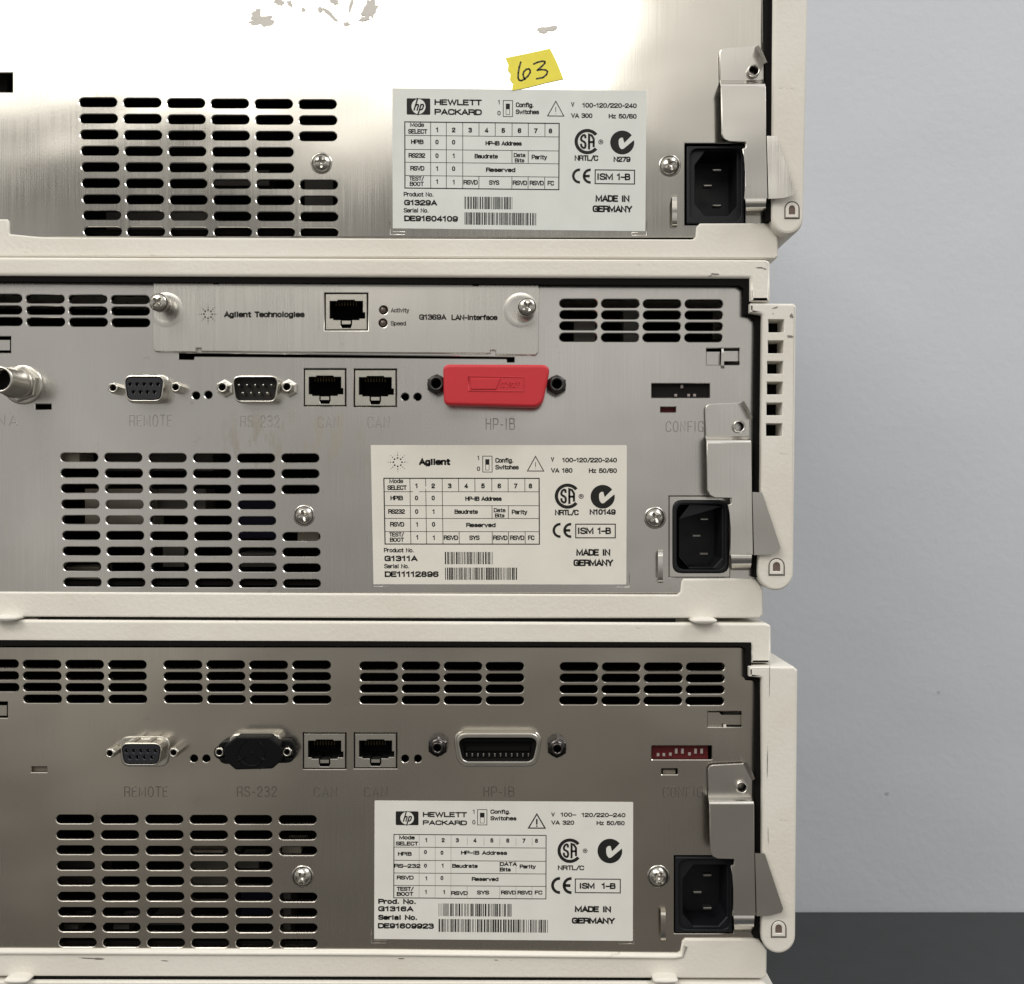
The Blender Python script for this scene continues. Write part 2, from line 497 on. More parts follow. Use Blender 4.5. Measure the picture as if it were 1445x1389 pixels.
def math_(n, op, a, b):
    x = n.nodes.new('ShaderNodeMath'); x.operation = op
    for i, c in ((0, a), (1, b)):
        if isinstance(c, (int, float)): x.inputs[i].default_value = c
        else: n.links.new(c, x.inputs[i])
    return x.outputs[0]
def bump(n, b, h, dist, strength=1.0, prev=None):
    x = n.nodes.new('ShaderNodeBump')
    x.inputs['Distance'].default_value = dist
    x.inputs['Strength'].default_value = strength
    n.links.new(h, x.inputs['Height'])
    if prev: n.links.new(prev, x.inputs['Normal'])
    n.links.new(x.outputs[0], b.inputs['Normal'])
    return x.outputs[0]
def steel(name, base, rough, brush=(1, .015, 1)[1], grain=1.0, dirt=.12, stains=False, wav=1.0):
    m, n, b = newmat(name)
    b.inputs['Metallic'].default_value = 1
    cloud = noise(n, 18, 4, (1, 1, .6))
    streak = noise(n, 1, 2, (2600, 2600, 28))
    fine = noise(n, 1, 3, (900, 900, 900))
    dark = tuple(c*(1-dirt*2.2) for c in base)
    c = mixc(n, ramp(n, cloud, .35, .7, 0, 1), base, dark)
    c = mixc(n, ramp(n, streak, .3, .7, 0, .09), c, (base[0]*.6, base[1]*.6, base[2]*.6))
    spots = noise(n, 140, 5, None, .7)
    c = mixc(n, ramp(n, spots, .66, .72, 0, .35), c, (base[0]*.55, base[1]*.52, base[2]*.48))
    rg = math_(n, 'ADD', ramp(n, cloud, .3, .7, rough-.03, rough+.07), ramp(n, streak, .2, .8, -.03, .05))
    if stains:
        st = noise(n, 1, 3, (230, 230, 75), .6)
        msk = n.nodes.new('ShaderNodeTexCoord')
        sx = n.nodes.new('ShaderNodeSeparateXYZ')
        n.links.new(msk.outputs['Object'], sx.inputs[0])
        mx = math_(n, 'MULTIPLY', ramp(n, sx.outputs[0], STX[0], STX[0]+.015, 0, 1), ramp(n, sx.outputs[0], STX[1]-.02, STX[1], 1, 0))
        mz = math_(n, 'MULTIPLY', ramp(n, sx.outputs[2], STZ[0], STZ[0]+.01, 0, 1), ramp(n, sx.outputs[2], STZ[1]-.006, STZ[1], 1, 0))
        mm = math_(n, 'MULTIPLY', math_(n, 'MULTIPLY', mx, mz), ramp(n, st, .50, .62, 0, .75))
        c = mixc(n, mm, c, (base[0]*.66, base[1]*.62, base[2]*.56))
        rg = math_(n, 'ADD', rg, math_(n, 'MULTIPLY', mm, .08))
    n.links.new(c, b.inputs['Base Color'])
    n.links.new(rg, b.inputs['Roughness'])
    p = bump(n, b, streak, 4e-6*grain)
    p = bump(n, b, fine, 3e-6*grain, prev=p)
    wv = noise(n, 1, 1, (22, 22, 30))
    bump(n, b, wv, 2.5e-4*wav, prev=p)
    return m
def plastic(name, base, rough=.5, tex=1.0, dirt=.35, scuff=True):
    m, n, b = newmat(name)
    cl = noise(n, 12, 5)
    c = mixc(n, ramp(n, cl, .4, .75, 0, dirt), base, (base[0]*.78, base[1]*.74, base[2]*.66))
    if scuff:
        s = noise(n, 1, 6, (90, 90, 260), .75)
        c = mixc(n, ramp(n, s, .66, .72, 0, .55), c, (base[0]*.45, base[1]*.42, base[2]*.38))
        s = noise(n, 1, 5, (25, 25, 25), .7)
        c = mixc(n, ramp(n, s, .52, .7, 0, .25), c, (base[0]*.80, base[1]*.76, base[2]*.66))
    n.links.new(c, b.inputs['Base Color'])
    b.inputs['Roughness'].default_value = rough
    b.inputs['Specular IOR Level'].default_value = .4
    p = bump(n, b, noise(n, 1, 3, (700, 700, 700)), 9e-5*tex)
    bump(n, b, noise(n, 1, 2, (60, 60, 60)), 1.2e-4*tex, prev=p)
    return m
def simple(name, base, rough=.5, metal=0, bumpd=0, bs=800, spec=.5):
    m, n, b = newmat(name)
    c = noise(n, bs*.2, 3)
    n.links.new(mixc(n, ramp(n, c, .3, .7, 0, .3), base, tuple(x*.8 for x in base)), b.inputs['Base Color'])
    b.inputs['Roughness'].default_value = rough
    b.inputs['Metallic'].default_value = metal
    b.inputs['Specular IOR Level'].default_value = spec
    if bumpd: bump(n, b, noise(n, bs, 3), bumpd)
    return m
STX, STZ = (.0, .08), (.0, .03)
BEIGE = plastic('beige_foam_plastic', (.69, .665, .605), .55, 1.3)
BEIGE2 = plastic('beige_moulded_strip', (.675, .65, .595), .5, 1.1)
ZINC = simple('zinc_plating', (.50, .48, .44), .2, 1, 4e-6, 900)
NICKEL = simple('nickel_shell', (.55, .53, .48), .28, 1, 4e-6, 900)
DULL = simple('tinned_face', (.50, .48, .43), .36, 1, 3e-5, 1800)
BLACKN = simple('black_oxide_nut', (.055, .052, .05), .35, .6, 4e-6, 900)
BLACKP = simple('black_plastic', (.008, .009, .011), .42, 0, 1.2e-5, 900, .28)
DGREY = simple('dark_grey_insert', (.015, .016, .020), .5, spec=.3)
DARK = simple('dark_lining', (.005, .005, .005), .9, spec=.1)
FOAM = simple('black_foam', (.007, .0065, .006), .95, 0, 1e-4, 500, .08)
RED = plastic('red_soft_plastic', (.50, .024, .034), .42, .45, .15, False)
DIPRED = simple('red_switch_body', (.085, .008, .010), .5, spec=.2)
LEVER = simple('grey_lever', (.32, .27, .26), .5)
DCAP = simple('black_rubber_cap', (.0045, .0045, .005), .42, 0, 1e-5, 700, .11)
INK = simple('label_ink', (.014, .014, .013), .6, spec=.2)
INK2 = simple('faint_ink', (.35, .34, .31), .6)
GREYINK = simple('grey_panel_ink', (.028, .026, .024), .6, spec=.2)
LAB1 = simple('label_film_grey', (.63, .65, .62), .38, 0, 6e-6, 500)
LAB2 = simple('label_film_cream', (.70, .675, .61), .36, 0, 6e-6, 500)
LAB3 = simple('label_film_white', (.69, .68, .635), .38, 0, 6e-6, 500)
YEL = simple('yellow_tape', (.80, .70, .06), .55, 0, 2e-5, 1500)
MARK = simple('marker_ink', (.05, .047, .03), .5)
RESID = simple('glue_residue', (.60, .57, .53), .7, 0, 5e-5, 1500)
SCUFF = simple('scuff_mark', (.18, .165, .15), .7)
INNER = simple('inner_metal', (.07, .065, .058), .6, 0, spec=.2)
INNERB = simple('inner_beige', (.20, .18, .145), .6, spec=.2)
INNERD = simple('inner_blue', (.004, .005, .02), .6, spec=.2)
BLADE = simple('dull_blade', (.30, .29, .27), .4, 1)
CLIP = steel('clip_steel', (.68, .66, .62), .17, dirt=.06, wav=3.5, grain=.6)
CARD = steel('card_steel', (.62, .60, .56), .27, dirt=.04)
P1 = steel('top_panel_steel', (.60, .58, .535), .115, dirt=.05, wav=1.4, grain=.8)
P2 = None
P3 = steel('lower_panel_steel', (.53, .495, .44), .20, wav=3, grain=.45, dirt=.10)  # base colour darkened to stand in for this panel's dimmer reflection

STAMPED = {'lower_panel_steel': steel('lower_stamped_steel', (.25, .235, .21), .38, dirt=.05), 'middle_panel_steel': steel('middle_stamped_steel', (.38, .36, .335), .38, dirt=.05)}
# ------------------------------------------------------------------ the setting
def plain(name, vs, fs, mat):
    me = bpy.data.meshes.new(name)
    me.from_pydata(vs, [], fs)
    me.materials.append(mat)
    o = bpy.data.objects.new(name, me)
    COL.objects.link(o)
    return o
m, n, b = newmat('painted_wall')
c = mixc(n, ramp(n, noise(n, 1.6, 3), .35, .7, 0, .5), (.515, .538, .575), (.49, .512, .548))
c = mixc(n, ramp(n, noise(n, 16, 6, None, .7), .68, .76, 0, .25), c, (.36, .36, .37))
n.links.new(c, b.inputs['Base Color'])
b.inputs['Roughness'].default_value = .7
p = bump(n, b, noise(n, 140, 4), 3e-4)
bump(n, b, noise(n, 6, 2), 4e-3, prev=p)
WALLY = .40
wall = plain('wall', [(-2.5, WALLY, -1.2), (2.5, WALLY, -1.2), (2.5, WALLY, 1.45), (-2.5, WALLY, 1.45)], [[0, 1, 2, 3]], m)
wall['kind'] = 'structure'
BZ = -(1286-694.5)*K/1000*(.35+WALLY)/.35
m, n, b = newmat('black_bench_top')
n.links.new(mixc(n, ramp(n, noise(n, 40, 4), .3, .7, 0, 1), (.034, .036, .038), (.029, .031, .032)), b.inputs['Base Color'])
b.inputs['Roughness'].default_value = .55
bump(n, b, noise(n, 600, 3), 1e-4)
OFF = Vector((0, .075, BZ))
def wbox(g, x0, x1, y0, y1, z0, z1):
    g.add([(x*1000, y*1000, z*1000) for z in (z0, z1) for x, y in ((x0, y0), (x1, y0), (x1, y1), (x0, y1))],
          [[3, 2, 1, 0], [4, 5, 6, 7], [0, 1, 5, 4], [1, 2, 6, 5], [2, 3, 7, 6], [3, 0, 4, 7]])
bench = bpy.data.objects.new('lab_bench', None)
bench.location = OFF
COL.objects.link(bench)
bench['label'] = 'black laboratory bench top running along the grey wall beneath the stack'
bench['category'] = 'bench'
g = G(); wbox(g, -1.2, 1.2, -.25, WALLY-.002, BZ-.03, BZ); g.build('bench_top', m, bench)
g = G(); wbox(g, -1.15, 1.15, -.2, WALLY-.004, -1.2, BZ-.031); g.build('cabinet', plastic('grey_laminate', (.45, .45, .44), .5), bench)

# ------------------------------------------------------------------ reusable parts
def screw(parent, px, py, r=3.6, rot=.3, d=0, name='panel_screw', h=1.6, mat=None, torx=False, washer=True):
    g = G()
    cx, _, cz = W(px, py, d)
    nr, na = 18, 48
    vs, fs = [], []
    arms = 6 if torx else 4
    for j in range(nr+1):
        rr = r*j/nr
        for i in range(na):
            a = 2*math.pi*i/na
            z = h*(1-(j/nr)**2.6)+.35*(1-(j/nr)**8)
            q = rr/r
            aa = (a-rot) % (2*math.pi/arms)
            aa = min(aa, 2*math.pi/arms-aa)
            dist = rr*abs(math.sin(aa))
            wd = (.30 if not torx else .26)*r*(1-.55*q)
            if q < .60 and (dist < wd*.62 or q < .16):
                z -= min(1.7, .55+2.2*(.62-q))
            vs.append((cx+rr*math.cos(a), -d-z, cz+rr*math.sin(a)))
    for j in range(nr):
        for i in range(na):
            i2 = (i+1) % na
            fs.append([j*na+i, j*na+i2, (j+1)*na+i2, (j+1)*na+i])
    g.add(vs, fs, 0, False)
    lathe(g, px, py, d, [(r, d+.02), (r*1.04, d-.3)], 32)
    if washer: lathe(g, px, py, d, [(r*1.03, d+.30), (r*1.15, d+.22), (r*1.17, d-.1)], 32)
    return g.build(name, mat or ZINC, parent)
def jack(parent, px, py, dtip, r=2.6, name='jack_screw', mat=None, base=0, rot=.2, ring=True):
    """hex standoff whose tip is seen at px,py"""
    g = G()
    ri = r*.55
    lathe(g, px, py, dtip, [(r*1.0, base), (r*1.0, dtip-.5), (r*.82, dtip)], 6, a0=rot, sm=False)
    lathe(g, px, py, dtip, [(r*.86, dtip-.15), (r*.8, dtip+.12), (ri+.15, dtip+.15), (ri, dtip-.1), (ri, dtip-3)], 20)
    lathe(g, px, py, dtip, [(ri, dtip-2.9), (.01, dtip-3)], 20, m=1)
    return g.build(name, [mat or NICKEL, DARK], parent)
def rj(parent, x0, y0, x1, y1, d=-.4, name='network_socket', faced=DULL):
    """modular jack: tinned face, stepped black opening"""
    g = G()
    wd, ht = x1-x0, y1-y0
    X = lambda u: x0+u*wd
    Y = lambda v: y0+v*ht
    m_ = 1.6
    op = [(.12, .22), (.30, .22), (.30, .19), (.70, .19), (.70, .22), (.88, .22), (.88, .52), (.93, .52), (.93, .68), (.80, .68), (.80, .72), (.63, .72), (.63, .85), (.60, .93), (.40, .93), (.37, .85), (.37, .72), (.20, .72), (.20, .68), (.12, .68)]
    op = [(X(u), Y(v)) for u, v in op]
    sheet(g, rect(x0+m_, y0+m_, x1-m_, y1-m_), [op], d=d, thick=13, bev=.15, hole_bev=.12, hole_thick=10, mhole=1)
    pts = rect(X(.1), Y(.15), X(.95), Y(.95))
    g.add([W(x, y, d-10) for x, y in pts], [[0, 1, 2, 3]], 1)
    o = g.build(name, [faced, DARK], parent)
    g = G()
    for i in range(8):
        xx = X(.27+.46*i/7)
        box(g, xx-.6, Y(.22), xx+.6, Y(.34), d-2.2, d-3.0)
    g.build('contacts', simple('gold_contact', (.05, .038, .02), .5, 1), o)['kind'] = 'stuff'
    g = G()
    box(g, X(.40), Y(.74), X(.60), Y(.83), d-.9, d-5)
    g.build('latch_lip', DULL, o)
    return o
def trap(x0, y0, x1, y1, sl, r, n=5): return rnd([(x0, y0), (x1, y0), (x1-sl, y1), (x0+sl, y1)], r, n)
def dsub(parent, shell, insert, female=True, dtip=5.8, name='serial_connector'):
    x0, y0, x1, y1 = shell
    g = G()
    # flange on the panel, then D-shaped shell
    sheet(g, trap(x0, y0, x1, y1, 4, 13), d=.9, thick=1.0, bev=.5, segs=3)
    ix0, iy0, ix1, iy1 = insert
    sheet(g, trap(ix0-3, iy0-3, ix1+3, iy1+3, 5, 11), [trap(ix0-1, iy0-1, ix1+1, iy1+1, 4.5, 9)], d=dtip, thick=dtip, bev=.3, segs=2, hole_bev=.1, hole_thick=dtip-.8)
    if female:
        for fx in (.28, .70):
            cx = ix0+(ix1-ix0)*fx
            box(g, cx-3, iy0-5.5, cx+3, iy0-2.5, dtip-.6, .5)
    o = g.build(name, NICKEL, parent)
    di = dtip-.25 if female else 1.15
    g = G()
    holes = []
    k = (D-di)/(D-dtip)      # spacing seen at the depth of the insert
    ins = trap(ix0, iy0, ix1, iy1, 4.5, 8)
    pins = [(ix0+(ix1-ix0)*(.13+.185*i), iy0+(iy1-iy0)*.33) for i in range(5)]+[(ix0+(ix1-ix0)*(.22+.185*i), iy0+(iy1-iy0)*.68) for i in range(4)]
    if female:
        sheet(g, ins, [circ(x, y, 2.3, 10) for x, y in pins], d=di, thick=di, bev=.15, hole_bev=.35, hole_thick=3.2, mhole=1)
        for x, y in pins: lathe(g, x, y, di-2, [(.9, di-1.5), (.45, di-1.4), (.4, di-3)], 8, m=2)
    else:
        sheet(g, ins, d=di, thick=.9, m=3)
        pins = [((x-722.5)*.990+722.5, (y-694.5)*.990+694.5) for x, y in pins]
    g.build('insert', [DGREY if female else BLACKP, DARK, NICKEL, simple('brown_grey_insert', (.020, .019, .017), .45, spec=.25)], o)
    if not female:
        for x, y in pins:
            g = G()
            lathe(g, x, y, 1, [(.5, .8), (.5, 5.0), (.3, 5.4), (.01, 5.5)], 10)
            g.build('pin', ZINC, o)
    return o
def inlet(parent, outer, cavity, pins, d=.3, framed=None):
    if framed:
        g = G()
        sheet(g, rect(*framed), [rnd(rect(outer[0]-.6, outer[1]-.6, outer[2]+.6, outer[3]+.6), 13)], d=-.15, thick=1, bev=.2)
        g.build('inlet_frame', CLIP, parent)
    g = G()
    x0, y0, x1, y1 = outer
    cx0, cy0, cx1, cy1 = cavity
    cav = [(cx0+15, cy0), (cx1-2, cy0), (cx1, cy0+2), (cx1, cy1-13), (cx1-12, cy1), (cx0+14, cy1), (cx0, cy1-16), (cx0, cy0+20)]
    mid = rnd(rect(x0+5, y0+4, x1-4, y1-4), 12, 5)
    sheet(g, rnd(rect(x0, y0, x1, y1), 12 if framed else 2, 5), [mid], d=d, thick=10, bev=.5, segs=3, hole_bev=.3, hole_thick=2.2)
    sheet(g, mid, [cav], d=d-1.6, thick=.2, hole_bev=.3, hole_thick=14)
    g.add([W(x, y, d-15) for x, y in rect(cx0-4, cy0-4, cx1+4, cy1+4)], [[0, 1, 2, 3]])
    o = g.build('mains_inlet', BLACKP, parent)
    for x, y in pins:
        g = G()
        box(g, x-6, y-1.7, x+6, y+1.5, d-5.5, d-8.0, bev=.25)
        g.build('prong', BLADE, o)
    return o
def clip(parent, ox, oy, foot=True):
    """bent steel bracket over the mains inlet; coordinates of the middle unit shifted by ox,oy"""
    P = lambda L: [(x+ox, y+oy) for x, y in L]
    Q = lambda x, y, d: (x+ox, y+oy, d)
    dA, dB = 1.7, 6.5
    g = G()
    top = rnd([(995, 570.5), (1046, 568), (1058, 592), (1058, 616), (996, 618)], [9, 2, 1, 0, 0], 5)
    sheet(g, P(top), [P(circ(1044, 602, 7.2, 20))], d=dA, thick=.8, bev=.22, segs=2, back=True)
    # folded tab
    quadstrip(g, [Q(1045, 568.5, dA), Q(1052, 580, dA), Q(1057.5, 592, dA)], [Q(1050, 566, dA+4.2), Q(1056.5, 577, dA+4.6), Q(1062, 590, dA+4.2)], th=.8)
    # step
    A = [(616, dA), (617.5, dA+.7), (618.5, dA+2.0), (620, dA+3.6), (622, dA+4.5), (625, dB)]
    quadstrip(g, [Q(995.5+i*.35, y, d) for i, (y, d) in enumerate(A)], [Q(1057.5+i*.5, y, d) for i, (y, d) in enumerate(A)], th=.5, sm=True)
    mid = [(997.5, 624.8), (1060.5, 624.8), (1061, 690), (1061, 694), (1063, 783), (1030, 783.5), (1031, 765), (1031, 745), (1029.5, 725), (1027.5, 713), (1032, 711), (1032, 703), (1009, 702.5), (1002, 699), (998.5, 692)]
    sheet(g, P(mid), d=dB, thick=.9, bev=.2, segs=2, back=True)
    # flange beyond the fold
    FP = rnd([(1061.8, 694.5), (1075.5, 695.3), (1101.5, 773), (1099, 778.5), (1084, 782.5), (1064.2, 783.5)], [0, 1, 2, 2, 4, 0], 3)
    fd = lambda x: dB-.1+(x-1062)*.045
    fr = [W(x+ox, y+oy, fd(x)) for x, y in FP]
    n_ = len(fr)
    g.add(fr, [list(range(n_))[::-1]])
    g.add(fr+[(x, y+.8, z) for x, y, z in fr], [[i, (i+1) % n_, n_+(i+1) % n_, n_+i] for i in range(n_)])
    B = [(783, dB), (787, dB+.4), (792, dB), (797, dB-1.2), (801, dB-3), (804, dB-5.2), (805, .4)]
    quadstrip(g, [Q(1031.5+.3*i, y, d) for i, (y, d) in enumerate(B)], [Q(1061-.3*i, y, d) for i, (y, d) in enumerate(B)], th=.3, sm=True)
    o = g.build('cord_clip', CLIP, parent)
    g = G()
    lathe(g, 1043.5+ox, 602+oy, dA+1.5, [(2.35, 0), (2.35, dA+1.2), (2.25, dA+1.6), (1.95, dA+1.75), (1.65, dA+1.4), (1.6, dA+.6)], 24)
    lathe(g, 1043.5+ox, 602+oy, dA+1.5, [(1.62, dA+.7), (1.6, -2), (.01, -2)], 24, m=1)
    g.build('rivet', [CLIP, DARK], o)
    return o
def cable_loop(parent, x, y0, y1, mat):
    g = G()
    prof = [(y0, -.2), (y0+2, 1.6), (y0+5, 2.6), (y0+10, 3.0), ((y0+y1)/2, 3.0), (y1-10, 3.0), (y1-5, 2.6), (y1-2, 1.6), (y1, -.2)]
    quadstrip(g, [(x-3.4, y, d) for y, d in prof], [(x+3.4, y, d) for y, d in prof], th=.6, sm=True)
    return g.build('cable_loop', mat, parent)
def hook(parent, x0, y0, x1, y1, mat, style=0):
    """steel tongue seen inside the rectangular cut-out"""
    g = G()
    if style == 0:
        sheet(g, [(x0-1, y0+5), (x0+19, y0+5), (x0+19, y1-2), (x0+21, y1+2), (x0-1, y1+2)], d=-1.6, thick=1, back=True)
        sheet(g, rect(x0+24, y0+4, x1-2, y1-5), d=-1.8, thick=1, back=True)
        quadstrip(g, [(x0+21, y0-1, -.5), (x0+21, y0+6, .6), (x0+20.5, y1+1, .8), (x0+20.5, y1+5, .3)], [(x0+24, y0-1, -.5), (x0+24, y0+6, .6), (x0+24.5, y1+1, .8), (x0+25.5, y1+5, .3)], th=.6)
    else:
        sheet(g, [(x0-1, y0+1.5), (x0+16, y0+1.5), (x0+19, y0+5), (x1-1, y0+5), (x1-1, y1-3.5), (x0+22, y1-3.5), (x0+20, y1+1), (x0-1, y1+1)], d=-1.5, thick=1, back=True)
        quadstrip(g, [(x0+22, y1-4, -.5), (x0+22, y1+1, .5)], [(x0+26, y1-4, -.5), (x0+26, y1+1, .5)], th=.6)
    return g.build('hook_tongue', mat, parent)
def strip(parent, pts, holes=(), d=5.5, radii=0, sym=None, depth=375, bev=1.0):
    g = G()
    sheet(g, rnd(pts, radii, 5), holes, d=d, thick=depth, bev=bev, segs=3, hole_bev=.25, hole_thick=9, back=True)
    o = g.build('side_strip', BEIGE2, parent)
    if holes:
        g = G()
        g.add([W(x, y, d-8.5) for x, y in rect(1078, 445, 1112, 622)], [[0, 1, 2, 3]])
        g.build('foam_backing', FOAM, o)
    if sym:
        x0, y0, x1, y1 = sym
        g = G()
        def dshape(a):
            return [(x0+a, y1-a)]+[((x0+x1)/2+((x1-x0)/2-a)*math.cos(R(180-t)), y0+(x1-x0)/2-((x1-x0)/2-a)*math.sin(R(180-t))) for t in range(0, 181, 15)]+[(x1-a, y1-a)]
        sheet(g, dshape(0), [dshape(1.4)], d=d+.12, thick=.3, m=1)
        sheet(g, dshape(1.9), [[(( x0+x1)/2+(px_-(x0+x1)/2)*.98, py_) for px_, py_ in dshape(6.2)]], d=d+.55, thick=.8, bev=.15)
        g.add([W(x, y, d+.2) for x, y in dshape(5.6)], [list(range(len(dshape(5.6))))], 2)
        g.build('latch_mark', [BEIGE2, simple('recess_line', (.09, .08, .07), .7), simple('recess_brown', (.13, .09, .075), .7)], o)
    return o
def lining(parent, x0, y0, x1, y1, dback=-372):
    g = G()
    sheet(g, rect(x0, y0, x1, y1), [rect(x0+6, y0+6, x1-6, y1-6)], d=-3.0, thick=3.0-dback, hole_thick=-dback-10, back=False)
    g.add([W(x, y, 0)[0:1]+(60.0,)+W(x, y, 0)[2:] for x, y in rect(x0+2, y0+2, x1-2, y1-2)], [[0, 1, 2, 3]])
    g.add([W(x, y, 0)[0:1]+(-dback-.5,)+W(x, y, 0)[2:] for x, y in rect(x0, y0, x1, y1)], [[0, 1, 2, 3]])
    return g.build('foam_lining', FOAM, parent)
def inner(parent, items):
    for x0, y0, x1, y1, d, m_ in items:
        g = G()
        box(g, x0, y0, x1, y1, d, d-12)
        g.build('inner_component', m_, parent)
def blobs(items, d, r_seed):
    rr = random.Random(r_seed)
    g = G()
    for cx, cy, rx, ry, rot in items:
        n = 22
        P = []
        for i in range(n):
            a = 2*math.pi*i/n
            k = rr.uniform(.55, 1.1)
            x, y = rx*k*math.cos(a), ry*k*math.sin(a)
            P.append((cx+x*math.cos(rot)-y*math.sin(rot), cy+x*math.sin(rot)+y*math.cos(rot)))
        pts, F = fill([P])
        g.add([W(p[0], p[1], d+.012*items.index((cx, cy, rx, ry, rot))) for p in pts], F)
    return g

# ------------------------------------------------------------------ rating labels
def csa(p, cx, cy, r, m=0):
    p.arc(cx, cy, r*.74, r, 38, 322)
    def glyph(st, x0, x1, wd):
        w0 = max(q[0] for P in st for q in P)
        for P in st:
            out = []
            for x, y in P:
                X = x0+x/w0*(x1-x0)
                xm = (X-cx)/(r*.66)
                h = math.sqrt(max(.30, 1-min(.9, xm*xm)))
                out.append((X, cy-(y*2-1)*r*.56*h))
            p.ribbon(out, wd)
    glyph(STROKE['S'][1], cx-r*.48, cx-r*.14, r*.17)
    glyph([[(0, 0), (0, 1), (.3, 1), (.54, .8), (.54, .0)], [(0, .46), (.5, .46)]], cx+r*.14, cx+r*.50, r*.17)
def ctick(p, cx, cy, r):
    a1, a2 = R(38), R(12)
    P = [(cx+r*math.cos(R(a)), cy-r*math.sin(R(a))) for a in range(38, 373, 8)]
    P.append((cx+r*.985*math.cos(R(372-360)), cy-r*.985*math.sin(R(12))))
    P += [(cx+r*.12, cy+r*.52), (cx+r*.02, cy+r*.56), (cx-r*.10, cy+r*.54), (cx-r*.24, cy+r*.36), (cx-r*.30, cy+r*.10), (cx-r*.30, cy-r*.20), (cx-r*.22, cy-r*.34), (cx-r*.08, cy-r*.42), (cx+r*.06, cy-r*.40), (cx+r*.10, cy-r*.22), (cx+r*.17, cy+r*.03)]
    p.poly(P)
def ce(p, x0, x1, y0, y1):
    h = (y1-y0)/2; cy = (y0+y1)/2
    for k in (0, 1):
        cx = x0+h*.98+k*(x1-x0-h*1.0)
        p.arc(cx, cy, h*.66, h, 90, 270, 20)
        p.rect(cx, y0, cx+h*.05, y0+h*.34)
        p.rect(cx, y1-h*.34, cx+h*.05, y1)
        if k: p.rect(cx-h*.8, cy-h*.17, cx-h*.08, cy+h*.17)
def regmark(p, cx, cy, r):
    p.arc(cx, cy, r*.72, r, 0, 360, 16)
    p.text('R', cx-r*.38, cx+r*.42, cy+r*.45, r*.9, .03)
def hplogo(p, x0, y0, x1, y1):
    p.poly(rnd(rect(x0, y0, x1, y1), 6, 3))
    cx, cy = (x0+x1)/2, (y0+y1)/2
    rx = (x1-x0)*.30; ry = (y1-y0)*.46
    p.tri([(cx+rx*math.cos(a*.2618), cy+ry*math.sin(a*.2618)) for a in range(24)], [list(range(24))], 1, 1)
    ht = y1-y0
    # slanted h (stem runs off the top) and p (stem runs off the bottom)
    S = .30
    def st(pts, wd): p.line([(cx+x*ht+(-y)*ht*S, cy+y*ht) for x, y in pts], wd, 2, 0)
    wd = ht*.085
    st([(-.20, .22), (-.20, -.49)], wd)
    st([(-.20, -.02), (-.13, -.12), (-.05, -.12), (-.02, -.04), (-.02, .22)], wd)
    st([(.12, .49), (.12, -.13)], wd)
    st([(.12, -.12), (.24, -.13), (.29, -.06), (.29, .12), (.24, .19), (.12, .20)], wd)
def burst(p, cx, cy, r, sc_=1.0):
    for k in range(16):
        a = R(k*22.5+0)
        if k % 2 == 0:
            rr = [(.40, .085), (.66, .055), (.86, .035), (1.0, .018)]
        else:
            rr = [(.66, .018), (.82, .014)]
        for q, s in rr:
            x, y = cx+q*r*math.cos(a), cy-q*r*math.sin(a)
            P = circ(x, y, s*r*sc_, 8)
            p.tri(P, [list(range(8))])
def warn(p, x0, x1, y0, y1, t, bold=False):
    cx = (x0+x1)/2
    P = [(cx, y0), (x1, y1), (x0, y1)]
    p.poly(P, offset(P, -t))
    wd = t*1.3 if bold else t*.7
    p.line([(cx, y0+(y1-y0)*.42), (cx, y0+(y1-y0)*.70)], wd)
    p.line([(cx, y0+(y1-y0)*.83), (cx, y0+(y1-y0)*.84)], wd)
def dipicon(p, x0, y0, x1, y1, ix0, iy0, ix1, iym, iy1, t=3):
    p.frame(x0, y0, x1, y1, t)
    p.rect(ix0, iy0, ix1, iym)
    p.frame(ix0, iym, ix1, iy1, t*.7)
def label_plate(parent, C, mat, d=.0):
    g = G()
    sheet(g, rnd(C, 1.2, 2), d=.16, thick=.16)
    return g.build('rating_label', mat, parent)
